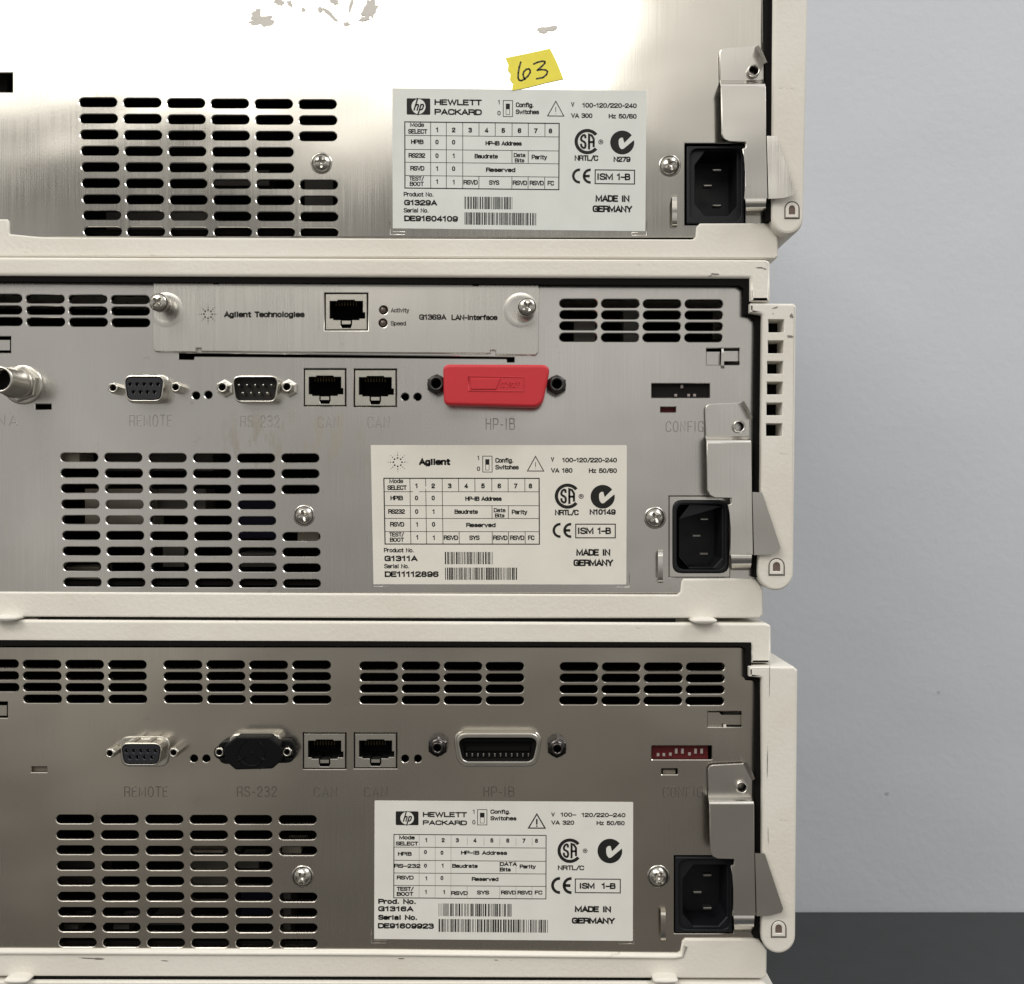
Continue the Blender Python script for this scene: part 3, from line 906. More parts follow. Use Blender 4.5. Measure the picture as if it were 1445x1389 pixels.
def label_ab(parent, C, mat, hp, va, nno, prod, ser, seed):
    lab = label_plate(parent, C, mat)
    p = Print((50, 240, 1378, 980), C, .16)
    B, Rg = .018, .004
    T = p.text
    if hp:
        hplogo(p, 125, 292, 248, 378)
        T('HEWLETT', 270, 518, 327, 32, .02); T('PACKARD', 270, 518, 378, 32, .02)
    else:
        burst(p, 188, 331, 56)
        T('Agilent', 298, 462, 347, 36, .035)
    T('1', 602, 611, 320, 24); T('0', 599, 616, 378, 24)
    dipicon(p, 628, 297, 680, 385, 643, 315, 664, 342, 374, 3.4)
    T('Config.', 695, 788, 334, 26, .01); T('Switches', 695, 817, 370, 25, .01)
    warn(p, 858, 950, 295, 380, 4.5)
    T('V', 984, 1001, 329, 25, .01); T('100-120/220-240', 1042, 1327, 332, 25, .012)
    T(va, 984, 1096, 387, 25, .012); T('Hz 50/60', 1181, 1327, 388, 25, .012)
    # table
    x0, x1 = 112, 925
    ys = [417, 488, 562, 630, 700, 766]
    cols = [250, 332, 418, 503, 588, 676, 761, 848]
    p.frame(x0, ys[0]-3, x1, ys[-1]+3, 5.5)
    for i, y in enumerate(ys[1:-1]):
        if i == 0 and not hp:
            p.rect(x0, y-1.5, 265, y+1.5); p.rect(296, y-1.5, x1, y+1.5)
        else: p.rect(x0, y-1.5, x1, y+1.5)
    for i, x in enumerate(cols):
        if i < 3:
            if not hp and i == 1:
                p.rect(x-1.5, ys[0], x+1.5, 460); p.rect(x-1.5, 472, x+1.5, ys[-1])
            else: p.rect(x-1.5, ys[0], x+1.5, ys[-1])
        else: p.rect(x-1.5, ys[0], x+1.5, ys[1])
    for x in (676, 761): p.rect(x-1.5, ys[2], x+1.5, ys[3])
    for x in (503, 676, 761, 848): p.rect(x-1.5, ys[4], x+1.5, ys[5])
    T('Mode', 143, 215, 443, 24); T('SELECT', 132, 233, 479, 25, .01)
    for i, x in enumerate((283, 371, 457, 543, 630, 715, 800, 877)):
        T(str(i+1), 0, 0, 470, 26, .02, cx=x)
    for k, (nm, xa, xb, yb, c1, c2) in enumerate((('HPIB', 147, 213, 534, '0', '0'), ('RS232', 134, 222, 606, '0', '1'), ('RSVD', 143, 217, 674, '1', '0'))):
        T(nm, xa, xb, yb, 25, .012)
        T(c1, 0, 0, yb, 25, .012, cx=283); T(c2, 0, 0, yb, 25, .012, cx=370)
    T('TEST/', 137, 215, 727, 23, .008); T('BOOT', 140, 214, 755, 23, .008)
    T('1', 0, 0, 743, 25, .012, cx=283); T('1', 0, 0, 745, 25, .012, cx=370)
    T('HP-IB Address', 537, 727, 537, 24, .018)
    T('Baudrate', 480, 602, 606, 24, .012); T('Data', 685, 746, 597, 22, .008); T('Bits', 691, 741, 625, 22, .008); T('Parity', 779, 860, 608, 25, .008)
    T('Reserved', 540, 694, 677, 24, .02)
    for s_, a, b_ in (('RSVD', 422, 497), ('SYS', 556, 610), ('RSVD', 680, 756), ('RSVD', 769, 844), ('FC', 863, 897)): T(s_, a, b_, 745, 25, .01)
    T('Product No.', 108, 264, 811, 24, .004); T(prod, 110, 284, 858, 30, .025)
    T('Serial No.', 108, 238, 896, 24, .004); T(ser, 110, 393, 942, 31, .025)
    barcode(p, 427, 678, 808, 873, seed, 34); barcode(p, 427, 804, 891, 956, seed+5, 52)
    csa(p, 1070, 511, 67); regmark(p, 1141, 512, 13)
    T('NRTL/C', 1004, 1128, 613, 30, .012)
    ctick(p, 1253, 514, 63)
    if nno == 'N279': T(nno, 1208, 1297, 617, 29, .02)
    else: T(nno, 1185, 1321, 610, 30, .02)
    ce(p, 992, 1088, 653, 733)
    p.frame(1110, 657, 1322, 735, 5.5); T('ISM', 1124, 1206, 713, 36, .012); T('1–B', 1226, 1297, 713, 36, .012)
    T('MADE IN', 1115, 1294, 828, 36, .02); T('GERMANY', 1100, 1309, 883, 36, .02)
    p.g.build('printing', [INK, mat], lab)['kind'] = 'stuff'
def label_c(parent, C, mat):
    lab = label_plate(parent, C, mat)
    p = Print((67, 74, 1384, 785), C, .16)
    T = p.text
    hplogo(p, 175, 128, 291, 199)
    T('HEWLETT', 313, 538, 157, 27, .022); T('PACKARD', 313, 538, 198, 25, .022)
    T('1', 567, 576, 139, 22); T('0', 565, 581, 193, 22)
    dipicon(p, 590, 115, 641, 197, 604, 133, 627, 155, 187, 3.2)
    T('Config.', 657, 758, 138, 22, .018); T('Switches', 657, 790, 172, 22, .018)
    warn(p, 846, 941, 132, 213, 6, True)
    T('V', 967, 985, 151, 22, .015); T('100–', 1014, 1095, 151, 22, .015); T('120/220–240', 1121, 1345, 152, 22, .015)
    T('VA 320', 967, 1084, 192, 22, .015); T('Hz 50/60', 1198, 1341, 193, 22, .015)
    x0, x1 = 164, 943
    ys = [245, 312, 380, 445, 509, 575]
    p.frame(x0, ys[0], x1, ys[-1], 4.2)
    for y in ys[1:-1]: p.rect(x0, y-1.5, x1, y+1.5)
    for i, x in enumerate((295, 377, 457, 540, 625, 705, 788, 870)):
        if i < 3: p.rect(x-1, ys[0], x+1, ys[-1], 0, 2)
        else: p.rect(x-1, ys[0]+16, x+1, ys[1]-10, 0, 2)
    for x in (705, 788): p.rect(x-1, ys[2], x+1, ys[3], 0, 2)
    for x in (540, 705, 788, 870): p.rect(x-1, ys[4], x+1, ys[5], 0, 2)
    T('Mode', 193, 272, 273, 21, .02); T('SELECT', 176, 290, 304, 21, .02)
    for i, x in enumerate((330, 417, 489, 579, 665, 746, 828, 892)): T(str(i+1), 0, 0, 286, 22, .02, cx=x)
    for t, a, b_, y in (('HPIB', 187, 257, 357), ('RS–232', 168, 302, 419), ('RSVD', 181, 267, 479), ('TEST/', 181, 268, 537), ('BOOT', 181, 266, 563),
                        ('HP–IB Address', 508, 743, 349), ('Baudrate', 463, 593, 417), ('DATA', 706, 793, 406), ('Bits', 706, 762, 434), ('Parity', 807, 889, 418),
                        ('Reserved', 563, 699, 484), ('RSVD', 458, 543, 557), ('SYS', 590, 652, 553), ('RSVD', 712, 788, 552), ('RSVD', 796, 872, 552), ('FC', 884, 923, 551)):
        T(t, a, b_, y, 21, .02)
    for t, x, y in (('0', 327, 347), ('0', 411, 350), ('0', 327, 417), ('1', 414, 416), ('1', 331, 482), ('0', 411, 480), ('1', 329, 552), ('1', 422, 552)): T(t, 0, 0, y, 21, .02, cx=x)
    T('Prod. No.', 87, 278, 605, 27, .03); T('G1316A', 87, 267, 643, 27, .03)
    T('Serial No.', 87, 285, 687, 27, .03); T('DE91609923', 86, 371, 731, 28, .03)
    barcode(p, 395, 766, 600, 665, 31, 44); barcode(p, 395, 951, 680, 746, 41, 66)
    csa(p, 1062, 325, 63); regmark(p, 1140, 325, 12)
    T('NRTL/C', 1001, 1135, 425, 25, .015)
    ctick(p, 1266, 325, 63)
    ce(p, 968, 1070, 460, 547)
    p.frame(1088, 467, 1322, 542, 5); T('ISM', 1113, 1189, 520, 31, .02); T('1–B', 1224, 1296, 520, 31, .02)
    T('MADE IN', 1088, 1273, 640, 32, .03); T('GERMANY', 1073, 1293, 699, 32, .03)
    p.g.build('printing', [INK, mat, INK2], lab)['kind'] = 'stuff'
def corners(parent, C, mat):
    (x0, y0), (x1, y1) = C
    for L in ([(x0, y0-20), (x0, y0), (x0+21, y0), (x0+21, y0-4), (x0+4, y0-4)], [(x1, y1-20), (x1, y1), (x1-21, y1), (x1-21, y1-4), (x1-4, y1-4)]):
        g = G()
        strokes_mesh(g, [L], .16, .08, 0)
        g.build('corner_bracket_mark', mat, parent)

GRP = 'beige laboratory instruments stacked in one column'
GEARS = {}
# ================================================================== TOP UNIT
t1 = root('instrument_unit', 'topmost beige instrument with bright steel back and yellow handwritten 63 tape above its label', 'lab instrument', 450, 364, 180, GRP)
holes = grid((111.6, 144.5), (421.5, 147.3), (117.8, 326.5), (423.6, 328.2), 6, 9, 53.4, 12.6, {(5, 3), (5, 4)})
holes.append(rect(-60, 103, 17.5, 130))
holes.append(rect(966.5, 202.5, 1051.5, 317.5))
g = G()
sheet(g, [(-215, -330), (1083, -330), (1083, 335), (-215, 335)], holes, d=0, thick=1.2, bev=.3, hole_bev=.26)
g.build('rear_panel', P1, t1)
g = G()
strokes_mesh(g, [[(1075.5, -300), (1077, 60)]], .3, .12, 0)
g.build('panel_fold', P1, t1)
lining(t1, -222, -332, 1091, 330)
g = G()
sheet(g, rnd([(-222, 331), (-215, 331), (-215, 309), (9, 309), (12, 312), (12.5, 330), (60, 334.5), (978, 337.5), (982, 333), (983, 320), (988, 315), (1087, 314.5), (1098, 330), (1098.5, 362), (1095, 365.5), (-222, 361.5)],
          [0, 0, 0, 0, 0, 2, 0, 3, 0, 0, 0, 2, 3, 2, 1, 0], 4), d=1.0, thick=374, bev=.7, segs=3, back=True)
g.build('bottom_tray', BEIGE, t1)
g = G()
sheet(g, [(-240, -360), (1143, -360), (1143, -331), (-240, -331)], d=4, thick=378, bev=1, segs=3, back=True)
g.build('top_cover', BEIGE, t1)
EDGE = lambda P, d=3.0: (lambda g: (sheet(g, P, d=d, thick=8), g.build('foam_edge', FOAM, PAR))[1])(G())
def endarc(x0, x1, yc, yb, n=14):
    return [((x0+x1)/2+(x1-x0)/2*math.cos(math.pi*i/n), yc+(yb-yc)*math.sin(math.pi*i/n)) for i in range(n+1)]
PAR = t1
EDGE([(1083.5, -330), (1093, -330), (1091.5, 0), (1089.5, 312), (1081, 312)], 4)
strip(t1, [(1093, -330), (1144, -330), (1141, 0)]+endarc(1088.5, 1134.6, 307, 331.5)+[(1089, 190)], d=5, radii=0, sym=(1107, 284, 1128.5, 309), bev=1.4)
g = G()
sheet(g, [(-240, -330), (-223, -330), (-223, 361), (-240, 361)], d=5, thick=375, bev=1, segs=2, back=True)
g.build('side_strip', BEIGE2, t1)
inner(t1, [(-60, 90, 10, 135, -14, INNER), (300, 240, 380, 262, -30, INNER), (430, 255, 470, 300, -22, INNER), (150, 300, 300, 325, -35, INNER)])
inlet(t1, (969, 206, 1050, 316), (981, 213, 1040, 304), [(1012, 240), (999, 262), (1012, 290)])
clip(t1, 20.3, -502.7)
screw(t1, 453.5, 230.5, 3.5, .1); screw(t1, 945, 234, 3.6, .45)
cable_loop(t1, 952, 275, 321, P1)
label_ab(t1, [(553.6, 124.8), (912.5, 128.3), (910.5, 326.4), (554.2, 322.4)], LAB1, True, 'VA 300', 'N279', 'G1329A', 'DE91604109', 3)
corners(t1, ((550.3, 331.5), (912.5, 332.5)), P1)
g = G()
tape = [(713.6, 82), (745, 75.5), (775.8, 68.8), (780, 76), (787, 91), (795, 111.5), (770, 117), (745, 123.5), (722.6, 128), (724, 118), (719.5, 112), (720.5, 104), (716.5, 99), (717.5, 91)]
sheet(g, tape, d=.32, thick=.3)
tp = g.build('tape_tag', YEL, t1)
p = Print((0, 0, 1, 1), [(0, 0), (1, 0), (1, 1), (0, 1)], .32)
Z = lambda L: [(540+x/3.705, 60+y/3.705) for x, y in L]
p.line(Z([(722, 103), (714, 130), (709, 160), (708, 185), (713, 197), (725, 200), (742, 192), (760, 176), (771, 158), (771, 145), (764, 138), (751, 141), (738, 153), (734, 168), (738, 184), (744, 192)]), 2.5)
p.line(Z([(790, 113), (810, 104), (835, 98), (848, 100), (848, 109), (832, 125), (808, 146), (828, 142), (852, 144), (862, 152), (857, 168), (838, 184), (805, 190)]), 2.5)
p.g.build('handwriting', MARK, tp)
g = blobs([(369, 29, 20, 9, 0), (362, 22, 8, 10, .3), (394, 3, 10, 6, .5), (409, 5, 4, 6, -.6), (428, 14, 3.5, 4, 0), (452, 14, 5, 4, .4), (462, 17, 11, 3, .55), (470, 25, 9, 2.4, .7), (489, 34, 5, 3, 0),
           (470, 1, 11, 5, .5), (495, 8, 2.2, 13, .25), (521, 14, 11, 17, .35), (514, 27, 9, 3.5, -.2), (772, 41, 17, 4.5, -.12), (765, 43, 9, 4, .3)], .06, 5)
g.build('glue_residue', RESID, t1)['kind'] = 'stuff'

# ================================================================== SECOND UNIT
t2 = root('instrument_unit', 'beige instrument with red capped connector and a network card across its steel back', 'lab instrument', 450, 872, 180, GRP)
STX = ((290-450)*K/1000, (565-450)*K/1000)
STZ = ((872-690)*K/1000, (872-572)*K/1000)
P2 = steel('middle_panel_steel', (.67, .65, .615), .21, grain=.5, dirt=.10, wav=2, stains=True)
holes = grid((84.8, 645.5), (396.8, 646.8), (89.3, 821.8), (399.2, 823.6), 6, 9, 53.2, 12.4, {(5, 3), (5, 4)})
holes += grid((-84, 420.5), (156.4, 423), (-83, 453), (157, 455.5), 5, 3, 54.4, 11.8)
holes += grid((789.8, 428), (966.8, 429), (789.4, 476), (966.2, 476.8), 4, 4, 53.6, 11.8)
holes += [rect(-30, 475, 15, 498), rect(49.5, 570.3, 72, 577.8), circ(276.4, 558.3, 5.4), circ(293.8, 557.3, 5.4), circ(571.6, 560.2, 5.4), circ(589.3, 560.2, 5.4)]
RJ2 = [(428.4, 520.3, 488.4, 573.6), (499.2, 520.8, 559.8, 574.4)]
holes += [rect(*q) for q in RJ2]
holes += [rect(919.7, 541.3, 1002, 561.3), rect(932.3, 574.4, 953.9, 582), rect(997.2, 491.6, 1043.8, 514.9), rect(944, 700, 1030.5, 815),
          [(252, 498.5), (726, 504), (726, 511), (716, 511), (715, 506.5), (274, 503), (273, 507.5), (252, 507)]]
holes += [rect(456, 411.5, 521, 468.5), rect(533, 429, 549, 464)]
g = G()
sheet(g, rnd([(-215, 397), (1043, 404), (1049, 407), (1049, 444), (1060, 444.5), (1066, 450), (1066, 838), (-215, 838)], [0, 0, 2, 2, 3, 3, 0, 0], 3), holes, d=0, thick=1.2, bev=.4, hole_bev=.26, hole_thick=2.3)
g.build('rear_panel', P2, t2)
lining(t2, -222, 378, 1075, 826)
g = G()
sheet(g, rnd([(-240, 361.5), (1080, 366.3), (1087.3, 369), (1087.6, 425.5), (1058, 425.5), (1058, 393), (-240, 388)], [3, 3, 4, 1, 1, 1, 0], 3), d=4, thick=378, bev=1.3, segs=4, back=True)
g.build('top_cover', BEIGE, t2)
g = G()
sheet(g, rnd([(-240, 834.5), (180, 836.3), (645, 838.5), (956, 839.5), (960.5, 835.5), (962, 821), (965, 817), (1066, 816.6), (1071, 823), (1077, 832), (1076.8, 868), (1072, 872.8), (640, 873), (-240, 869.5)],
          [0, 0, 0, 3, 0, 0, 2, 2, 2, 3, 3, 3, 0, 0], 3), d=1.0, thick=374, bev=.7, segs=3, back=True)
g.build('bottom_tray', BEIGE, t2)
sq = [rect(1084.4, 450.8, 1106.2, 469.2), rect(1083.8, 480.6, 1105.6, 498.8), rect(1082.8, 509.8, 1104.8, 527.6), rect(1082.4, 538.8, 1104.4, 556.8), rect(1081.8, 568.4, 1103.8, 586.2), rect(1081.2, 597.6, 1103.6, 615.4)]
PAR = t2
EDGE([(-222, 385), (1060, 390), (1060, 430), (1058, 441), (1076, 443), (1076, 444), (1073, 700), (1071, 815), (1063, 815), (1066.5, 452), (1060, 446), (1049.5, 444), (1049.5, 407), (1043, 403), (-222, 396)])
strip(t2, [(1058.5, 428), (1120, 428.3), (1124, 432)]+endarc(1070, 1120, 808, 833.5)+[(1073.5, 700), (1076, 444), (1058.5, 441)], sq, d=5.5, radii=[1, 3, 2]+[0]*16+[4, 1], sym=(1084.5, 787.5, 1107.5, 812.5), bev=.9)
g = G()
sheet(g, [(-240, 389), (-223, 389), (-223, 833), (-240, 833)], d=5, thick=375, bev=1, segs=2, back=True)
g.build('side_strip', BEIGE2, t2)
for x in (994, 6):
    g = G()
    lathe(g, x, 876.5-(3.5 if x < 100 else 0), 5, [(.01, 5.6), (3.9, 5.3), (4.6, 4.8), (4.9, 4.0), (4.9, -12), (.01, -12)], 28, squash=.27)
    g.build('foot', BEIGE2, t2)
g = G()
box(g, 953, 873.5, 975, 880, -4, -20)
g.build('foot_pad', BEIGE2, t2)
g = G()
box(g, 27, 870.5, 52, 877, -4, -20)
g.build('foot_pad', BEIGE2, t2)
inner(t2, [(84, 640, 112, 652, -4, INNERB), (120, 690, 215, 745, -9, INNERB), (190, 690, 290, 720, -14, INNER), (150, 640, 300, 665, -20, INNER), (420, 750, 450, 763, -5, INNERB),
           (230, 765, 260, 800, -12, INNER), (335, 700, 400, 760, -25, INNERD), (340, 780, 390, 800, -14, INNER), (880, 440, 905, 490, -12, INNER), (810, 455, 840, 490, -9, INNER), (90, 800, 140, 830, -10, INNERB)])
g = G(); sheet(g, [(54, 866), (953, 869.5), (953, 880.3), (54, 876.6)], d=.5, thick=360, back=True); g.build('dark_gap_filler', FOAM, t2)  # black filler added to keep the gap under the tray dark
# network card
g = G()
co = [(219, 395.5), (300, 396), (302, 397), (302, 400.5), (308, 400.5), (308, 398), (668, 399), (668, 403), (674.5, 403), (674.5, 397.5), (756, 398.5), (761, 403), (760, 497), (756, 501.5), (699, 500.5), (699, 494.5), (692.5, 494.5), (692.5, 499), (283.5, 496), (283.5, 491.5), (277, 491.5), (277, 497), (219, 496.5), (215, 492), (215.5, 400)]
ROW = (457.8, 413.3, 519.3, 466.7)
sheet(g, co, [rect(*ROW), circ(541.2, 437.8, 6.2), circ(540.4, 456.2, 6.2)], d=1.3, thick=1.2, bev=.32, segs=2, hole_bev=.25, back=True)
card = g.build('network_card', CARD, t2)
for x, y, hx, hy, cl in ((234, 437.5, 223.3, 426.8, (W(216, 0, 1.3)[0], 1e9)), (735, 438, 743.8, 433, (-1e9, W(760, 0, 1.3)[0]))):
    g = G()
    lathe(g, x, y, 1.3, [(.01, 1.33), (3.6, 1.34), (4.4, 1.40), (5.0, 1.44), (5.8, 1.40), (6.6, 1.29)], 48, clampx=cl)
    g.build('dimple', CARD, card)
    g = G()
    lathe(g, hx, hy, 8.5, [(2.3, 1), (2.3, 5.6), (3.0, 6.0), (3.3, 6.4), (3.3, 7.6), (3.25, 8)], 28)
    o = g.build('thumb_screw', ZINC, card)
    screw(card, hx, hy, 3.25, .6 if x > 500 else .8, 7.6, 'screw_head', .8, washer=False)
rj(card, *ROW, d=.8, faced=DULL)
for y in (437.8, 456.2):
    g = G()
    lathe(g, 540.8, y, 0, [(1.45, -1), (1.3, .5), (.8, .9), (.01, 1.0)], 18)
    g.build('indicator_lamp', simple('lamp_lens', (.10, .075, .06), .2), card)
p = Print((200, 380, 780, 620), [(200, 380), (780, 380), (780, 620), (200, 620)], 1.3)
burst(p, 293.6, 443.5, 14.5, 1.1)
p.text('Agilent Technologies', 316, 430, 448.2, 8.6, .03)
p.text('Activity', 551.3, 577.5, 441.3, 6.6, .01, m=1); p.text('Speed', 551.3, 572.8, 459.8, 6.6, .01, m=1)
p.text('G1369A', 591.4, 630, 451.7, 8, .02); p.text('LAN-Interface', 637, 702, 452.2, 8, .02)
p.g.build('printing', [GREYINK, simple('pale_panel_ink', (.10, .092, .085), .5)], card)['kind'] = 'stuff'
# connectors
g = G()
bx, by = 33, 543
lathe(g, bx, by, 0, [(7.4, -.1), (7.4, .6), (6.9, .8), (5, .8)], 36)
lathe(g, bx, by, 0, [(6.7, .8), (6.7, 2.6), (6.3, 3.0), (4.4, 3.0)], 6, a0=.35, sm=False)
lathe(g, bx, by, 0, [(5.3, 3), (5.3, 4.2), (4.7, 4.4), (4.7, 5), (5.6, 5.4), (5.7, 7.4), (4.9, 8.2), (4.8, 16), (4.5, 16.4), (3.9, 16.4), (3.8, 9)], 36)
lathe(g, bx, by, 0, [(3.8, 11), (.01, 11)], 36, m=1)
g.build('coaxial_socket', [NICKEL, DARK], t2)
dsub(t2, (175, 528.5, 239.5, 569.5), (176.6, 532.8, 230, 564), True, 5.6)
dsub(t2, (327.5, 529.5, 395, 569.5), (329.6, 533.5, 391.5, 565), False, 5.0)
for x, y, r in ((159.2, 547.6, 2.1), (247.6, 546.6, 2.1), (313.4, 546.6, 2.3), (404.6, 546.2, 2.3)):
    jack(t2, x, y, 4.8 if r < 2.2 else 4.2, r)
for x, y in ((313.4, 546.6), (404.6, 546.2)):
    g = G()
    lathe(g, x+(4 if x > 360 else 5), y+2, 0, [(3.3, -.1), (3.3, 1.3), (2.2, 1.5)], 6, a0=.5, sm=False)
    g.build('hex_nut', NICKEL, t2)
for q in RJ2: rj(t2, *q)
g = G()
sheet(g, trap(640, 520, 766, 571, 8, 14), d=4.5, thick=4.5, bev=.5, segs=2)
g.build('parallel_connector', NICKEL, t2)
for x, y in ((615.3, 541.3), (786, 542)):
    g = G()
    lathe(g, x, y, 7.5, [(3.9, -.1), (3.9, 4.6), (3.4, 5.2)], 6, a0=.5, sm=False)
    lathe(g, x, y, 7.5, [(3.5, 5.0), (2.9, 5.3), (2.75, 7.2), (2.4, 7.6), (1.9, 7.6), (1.8, 3)], 24)
    lathe(g, x, y, 7.5, [(1.8, 3.2), (.01, 3)], 20, m=1)
    g.build('jack_nut', [BLACKN, DARK], t2)
# config switch behind its window
def switches(parent, x0, y0, x1, y1, lev, red, bx1=None):
    g = G()
    box(g, x0-4, y0-3, (bx1 or x1+3), y1+3, -2.2, -7)
    o = g.build('switch_block', red, parent)
    for x, y, h_ in lev:
        g = G()
        box(g, x-1.8, y-h_, x+1.8, y+2.0, -1.4, -2.3, bev=.15)
        g.build('switch_lever', LEVER, o)
    return o
switches(t2, 919.7, 541.3, 1002, 561.3, [(953.8, 557.6, 1.5), (972, 557.6, 1.5), (980.4, 557.6, 1.5), (962.5, 546, 3)], simple('dark_switch_body', (.006, .005, .005), .5, spec=.15))
g = G(); box(g, 928, 572, 958, 585, -2.5, -5); g.build('inner_component', DIPRED, t2)
hook(t2, 997.2, 491.6, 1043.8, 514.9, P2, 0)
hook(t2, -31, 475, 15, 498, P2, 1)
inlet(t2, (950, 707, 1027.5, 808), (959, 713, 1019, 801), [(994, 733), (983, 756.5), (993.5, 782)], d=.5, framed=(944.6, 700.6, 1030, 814.4))
clip(t2, 0, 0)
screw(t2, 429, 727.8, 3.5, .2); screw(t2, 924.3, 731, 3.6, .5)
cable_loop(t2, 932, 776, 823, P2)
for a in (('REMOTE', 183, 242, 601, 15), ('RS-232', 339.5, 394, 602, 15), ('CAN', 449, 478, 603, 15), ('CAN', 519, 549, 603, 15), ('HP-IB', 686, 726, 606, 15), ('CONFIG', 940, 992, 609, 14), ('ANA', -20, 24, 600, 13)):
    stamp(t2, *a, P2)
label_ab(t2, [(523.2, 628.2), (884.6, 628.4), (883.8, 825), (527.0, 824.6)], LAB2, False, 'VA 180', 'N10149', 'G1311A', 'DE11112896', 11)
corners(t2, ((527.5, 828), (888, 829)), P2)
g = blobs([(1009, 387, 7, 1.6, .1), (1003, 389, 4, 1, -.4), (1072, 378, 6, 1.4, 0), (1079, 379.5, 3, 1, .3)], 4.06, 9)
g.build('scuff_mark', SCUFF, t2)['kind'] = 'stuff'
g = blobs([(1094, 434.5, 5, 1.2, -.3), (1117, 446, 3, 4, 0), (1115, 475, 5.5, 2.2, 0), (1091, 443, 1.2, 1, 0)], 5.56, 10)
g.build('scuff_mark', SCUFF, t2)['kind'] = 'stuff'

# ================================================================== THIRD UNIT
t3 = root('instrument_unit', 'beige instrument with dim-looking steel back and red switch block showing, below the red capped one', 'lab instrument', 450, 1381, 180, GRP)
holes = grid((78.8, 1156.4), (393.2, 1157.2), (82.6, 1330.6), (394.6, 1332), 6, 9, 53.4, 12.4, {(5, 3), (5, 4)})
holes += grid((-88, 936.5), (-27.5, 937.2), (-88, 969.5), (-27, 970.4), 2, 3, 53.6, 11.6)
holes += grid((31.9, 937.6), (152.2, 938), (33, 986.6), (153.2, 987), 3, 4, 54, 11.6)
holes += grid((230.8, 938.3), (412.1, 938.6), (231.6, 987), (412.8, 987.6), 4, 4, 54.2, 11.6)
holes += grid((507.3, 940), (685.5, 940.6), (507.5, 988), (685.4, 988.8), 4, 4, 54, 11.6)
holes += grid((790.2, 941.2), (968.5, 941.6), (789.4, 989), (967.8, 989.8), 4, 4, 54.2, 11.6)
holes += [rect(-30, 990.5, 10.5, 1013.5), rect(44, 1082.3, 66, 1090.2), circ(273.5, 1070.8, 5.4), circ(291, 1070.8, 5.4), circ(571.6, 1071, 5.4), circ(589.6, 1071, 5.4)]
RJ3 = [(427.2, 1034.2, 488.6, 1085.8), (499.3, 1034.2, 560.4, 1085)]
holes += [rect(*q) for q in RJ3]
holes += [rnd(rect(919.5, 1052.6, 1004.8, 1072.3), 1.5, 2), rnd(rect(933.6, 1085, 956.4, 1093.4), 1, 2), rect(998.8, 1004, 1046.6, 1026.3), rect(951.5, 1207.6, 1035, 1317.5)]
g = G()
sheet(g, rnd([(-215, 912.3), (1045, 913), (1051.6, 915.5), (1051.8, 958.6), (1062, 959.2), (1067.8, 965), (1066.5, 1345), (-215, 1345)], [0, 2, 2, 2, 3, 3, 0, 0], 3), holes, d=0, thick=1.2, bev=.4, hole_bev=.24, hole_thick=2.3)
g.build('rear_panel', P3, t3)
lining(t3, -222, 893, 1077, 1334)
g = G()
sheet(g, rnd([(-240, 874), (1081, 879.8), (1088.2, 883), (1088.4, 936), (1058.5, 936), (1058.5, 910.3), (-240, 906.4)], [3, 4, 4, 1, 1, 1, 0], 3), d=2.2, thick=376, bev=1.0, segs=4, back=True)
g.build('top_cover', BEIGE, t3)
g = G()
sheet(g, rnd([(-240, 1339), (528, 1341.5), (956, 1346.5), (960.5, 1344), (963, 1330), (967, 1325.6), (1070, 1325.4), (1076, 1333), (1082.6, 1342), (1082, 1378), (1077, 1381.5), (528, 1379.5), (-240, 1377.5)],
          [0, 0, 3, 0, 0, 2, 2, 2, 3, 3, 3, 0, 0], 3), d=1.0, thick=374, bev=.7, segs=3, back=True)
g.build('bottom_tray', BEIGE, t3)
g = G()
strokes_mesh(g, [[(-200, 1343.3), (528, 1346), (952, 1350.5), (962, 1349), (967, 1336)]], .8, .7, 1.0)
g.build('tray_lip', BEIGE, t3)
PAR = t3
EDGE([(-222, 903), (1060, 907), (1060, 955), (1075, 957), (1076, 1100), (1075.5, 1324), (1064, 1324), (1068, 966), (1062, 959), (1052, 958.5), (1052, 916), (1045, 912.3), (-222, 911.5)])
strip(t3, [(1057.5, 941.5), (1120, 941), (1126, 946)]+endarc(1075, 1122.8, 1321, 1346)+[(1076, 1100), (1075, 957), (1057.5, 955.5)], d=5.5, radii=[1, 3, 3]+[0]*16+[3, 1], sym=(1088, 1299, 1110, 1323.5), bev=.9)
g = G()
sheet(g, [(-240, 907), (-223, 907), (-223, 1343), (-240, 1343)], d=5, thick=375, bev=1, segs=2, back=True)
g.build('side_strip', BEIGE2, t3)
for x in (939.5, 22):
    g = G()
    lathe(g, x, 1385, 5, [(.01, 5.6), (3.9, 5.3), (4.5, 4.8), (4.7, 4.0), (4.7, -12), (.01, -12)], 28, squash=.26)
    g.build('foot', BEIGE2, t3)
inner(t3, [(262, 1200, 315, 1240, -10, INNERB), (268, 1212, 330, 1255, -8, INNER), (398, 1195, 425, 1204, -5, INNERB), (335, 1215, 365, 1228, -8, INNER), (340, 1255, 400, 1320, -20, INNERD),
           (160, 1305, 182, 1316, -8, INNER), (90, 1305, 110, 1316, -7, INNER), (210, 1300, 260, 1320, -16, INNER), (400, 1260, 410, 1325, -6, INNER), (80, 1215, 140, 1250, -30, INNER)])
g = G(); sheet(g, [(48, 1376), (918, 1377.5), (918, 1388), (48, 1384.5)], d=.5, thick=360, back=True); g.build('dark_gap_filler', FOAM, t3)  # added black filler, shade for the gap above the lowest unit
dsub(t3, (167, 1040, 240.5, 1082.5), (171.5, 1051.6, 226.8, 1077.8), True, 7.2)
for x, y in ((154.6, 1063.4), (244.6, 1062.4)): jack(t3, x, y, 6.2, 1.95)
for q in RJ3: rj(t3, *q)
g = G()
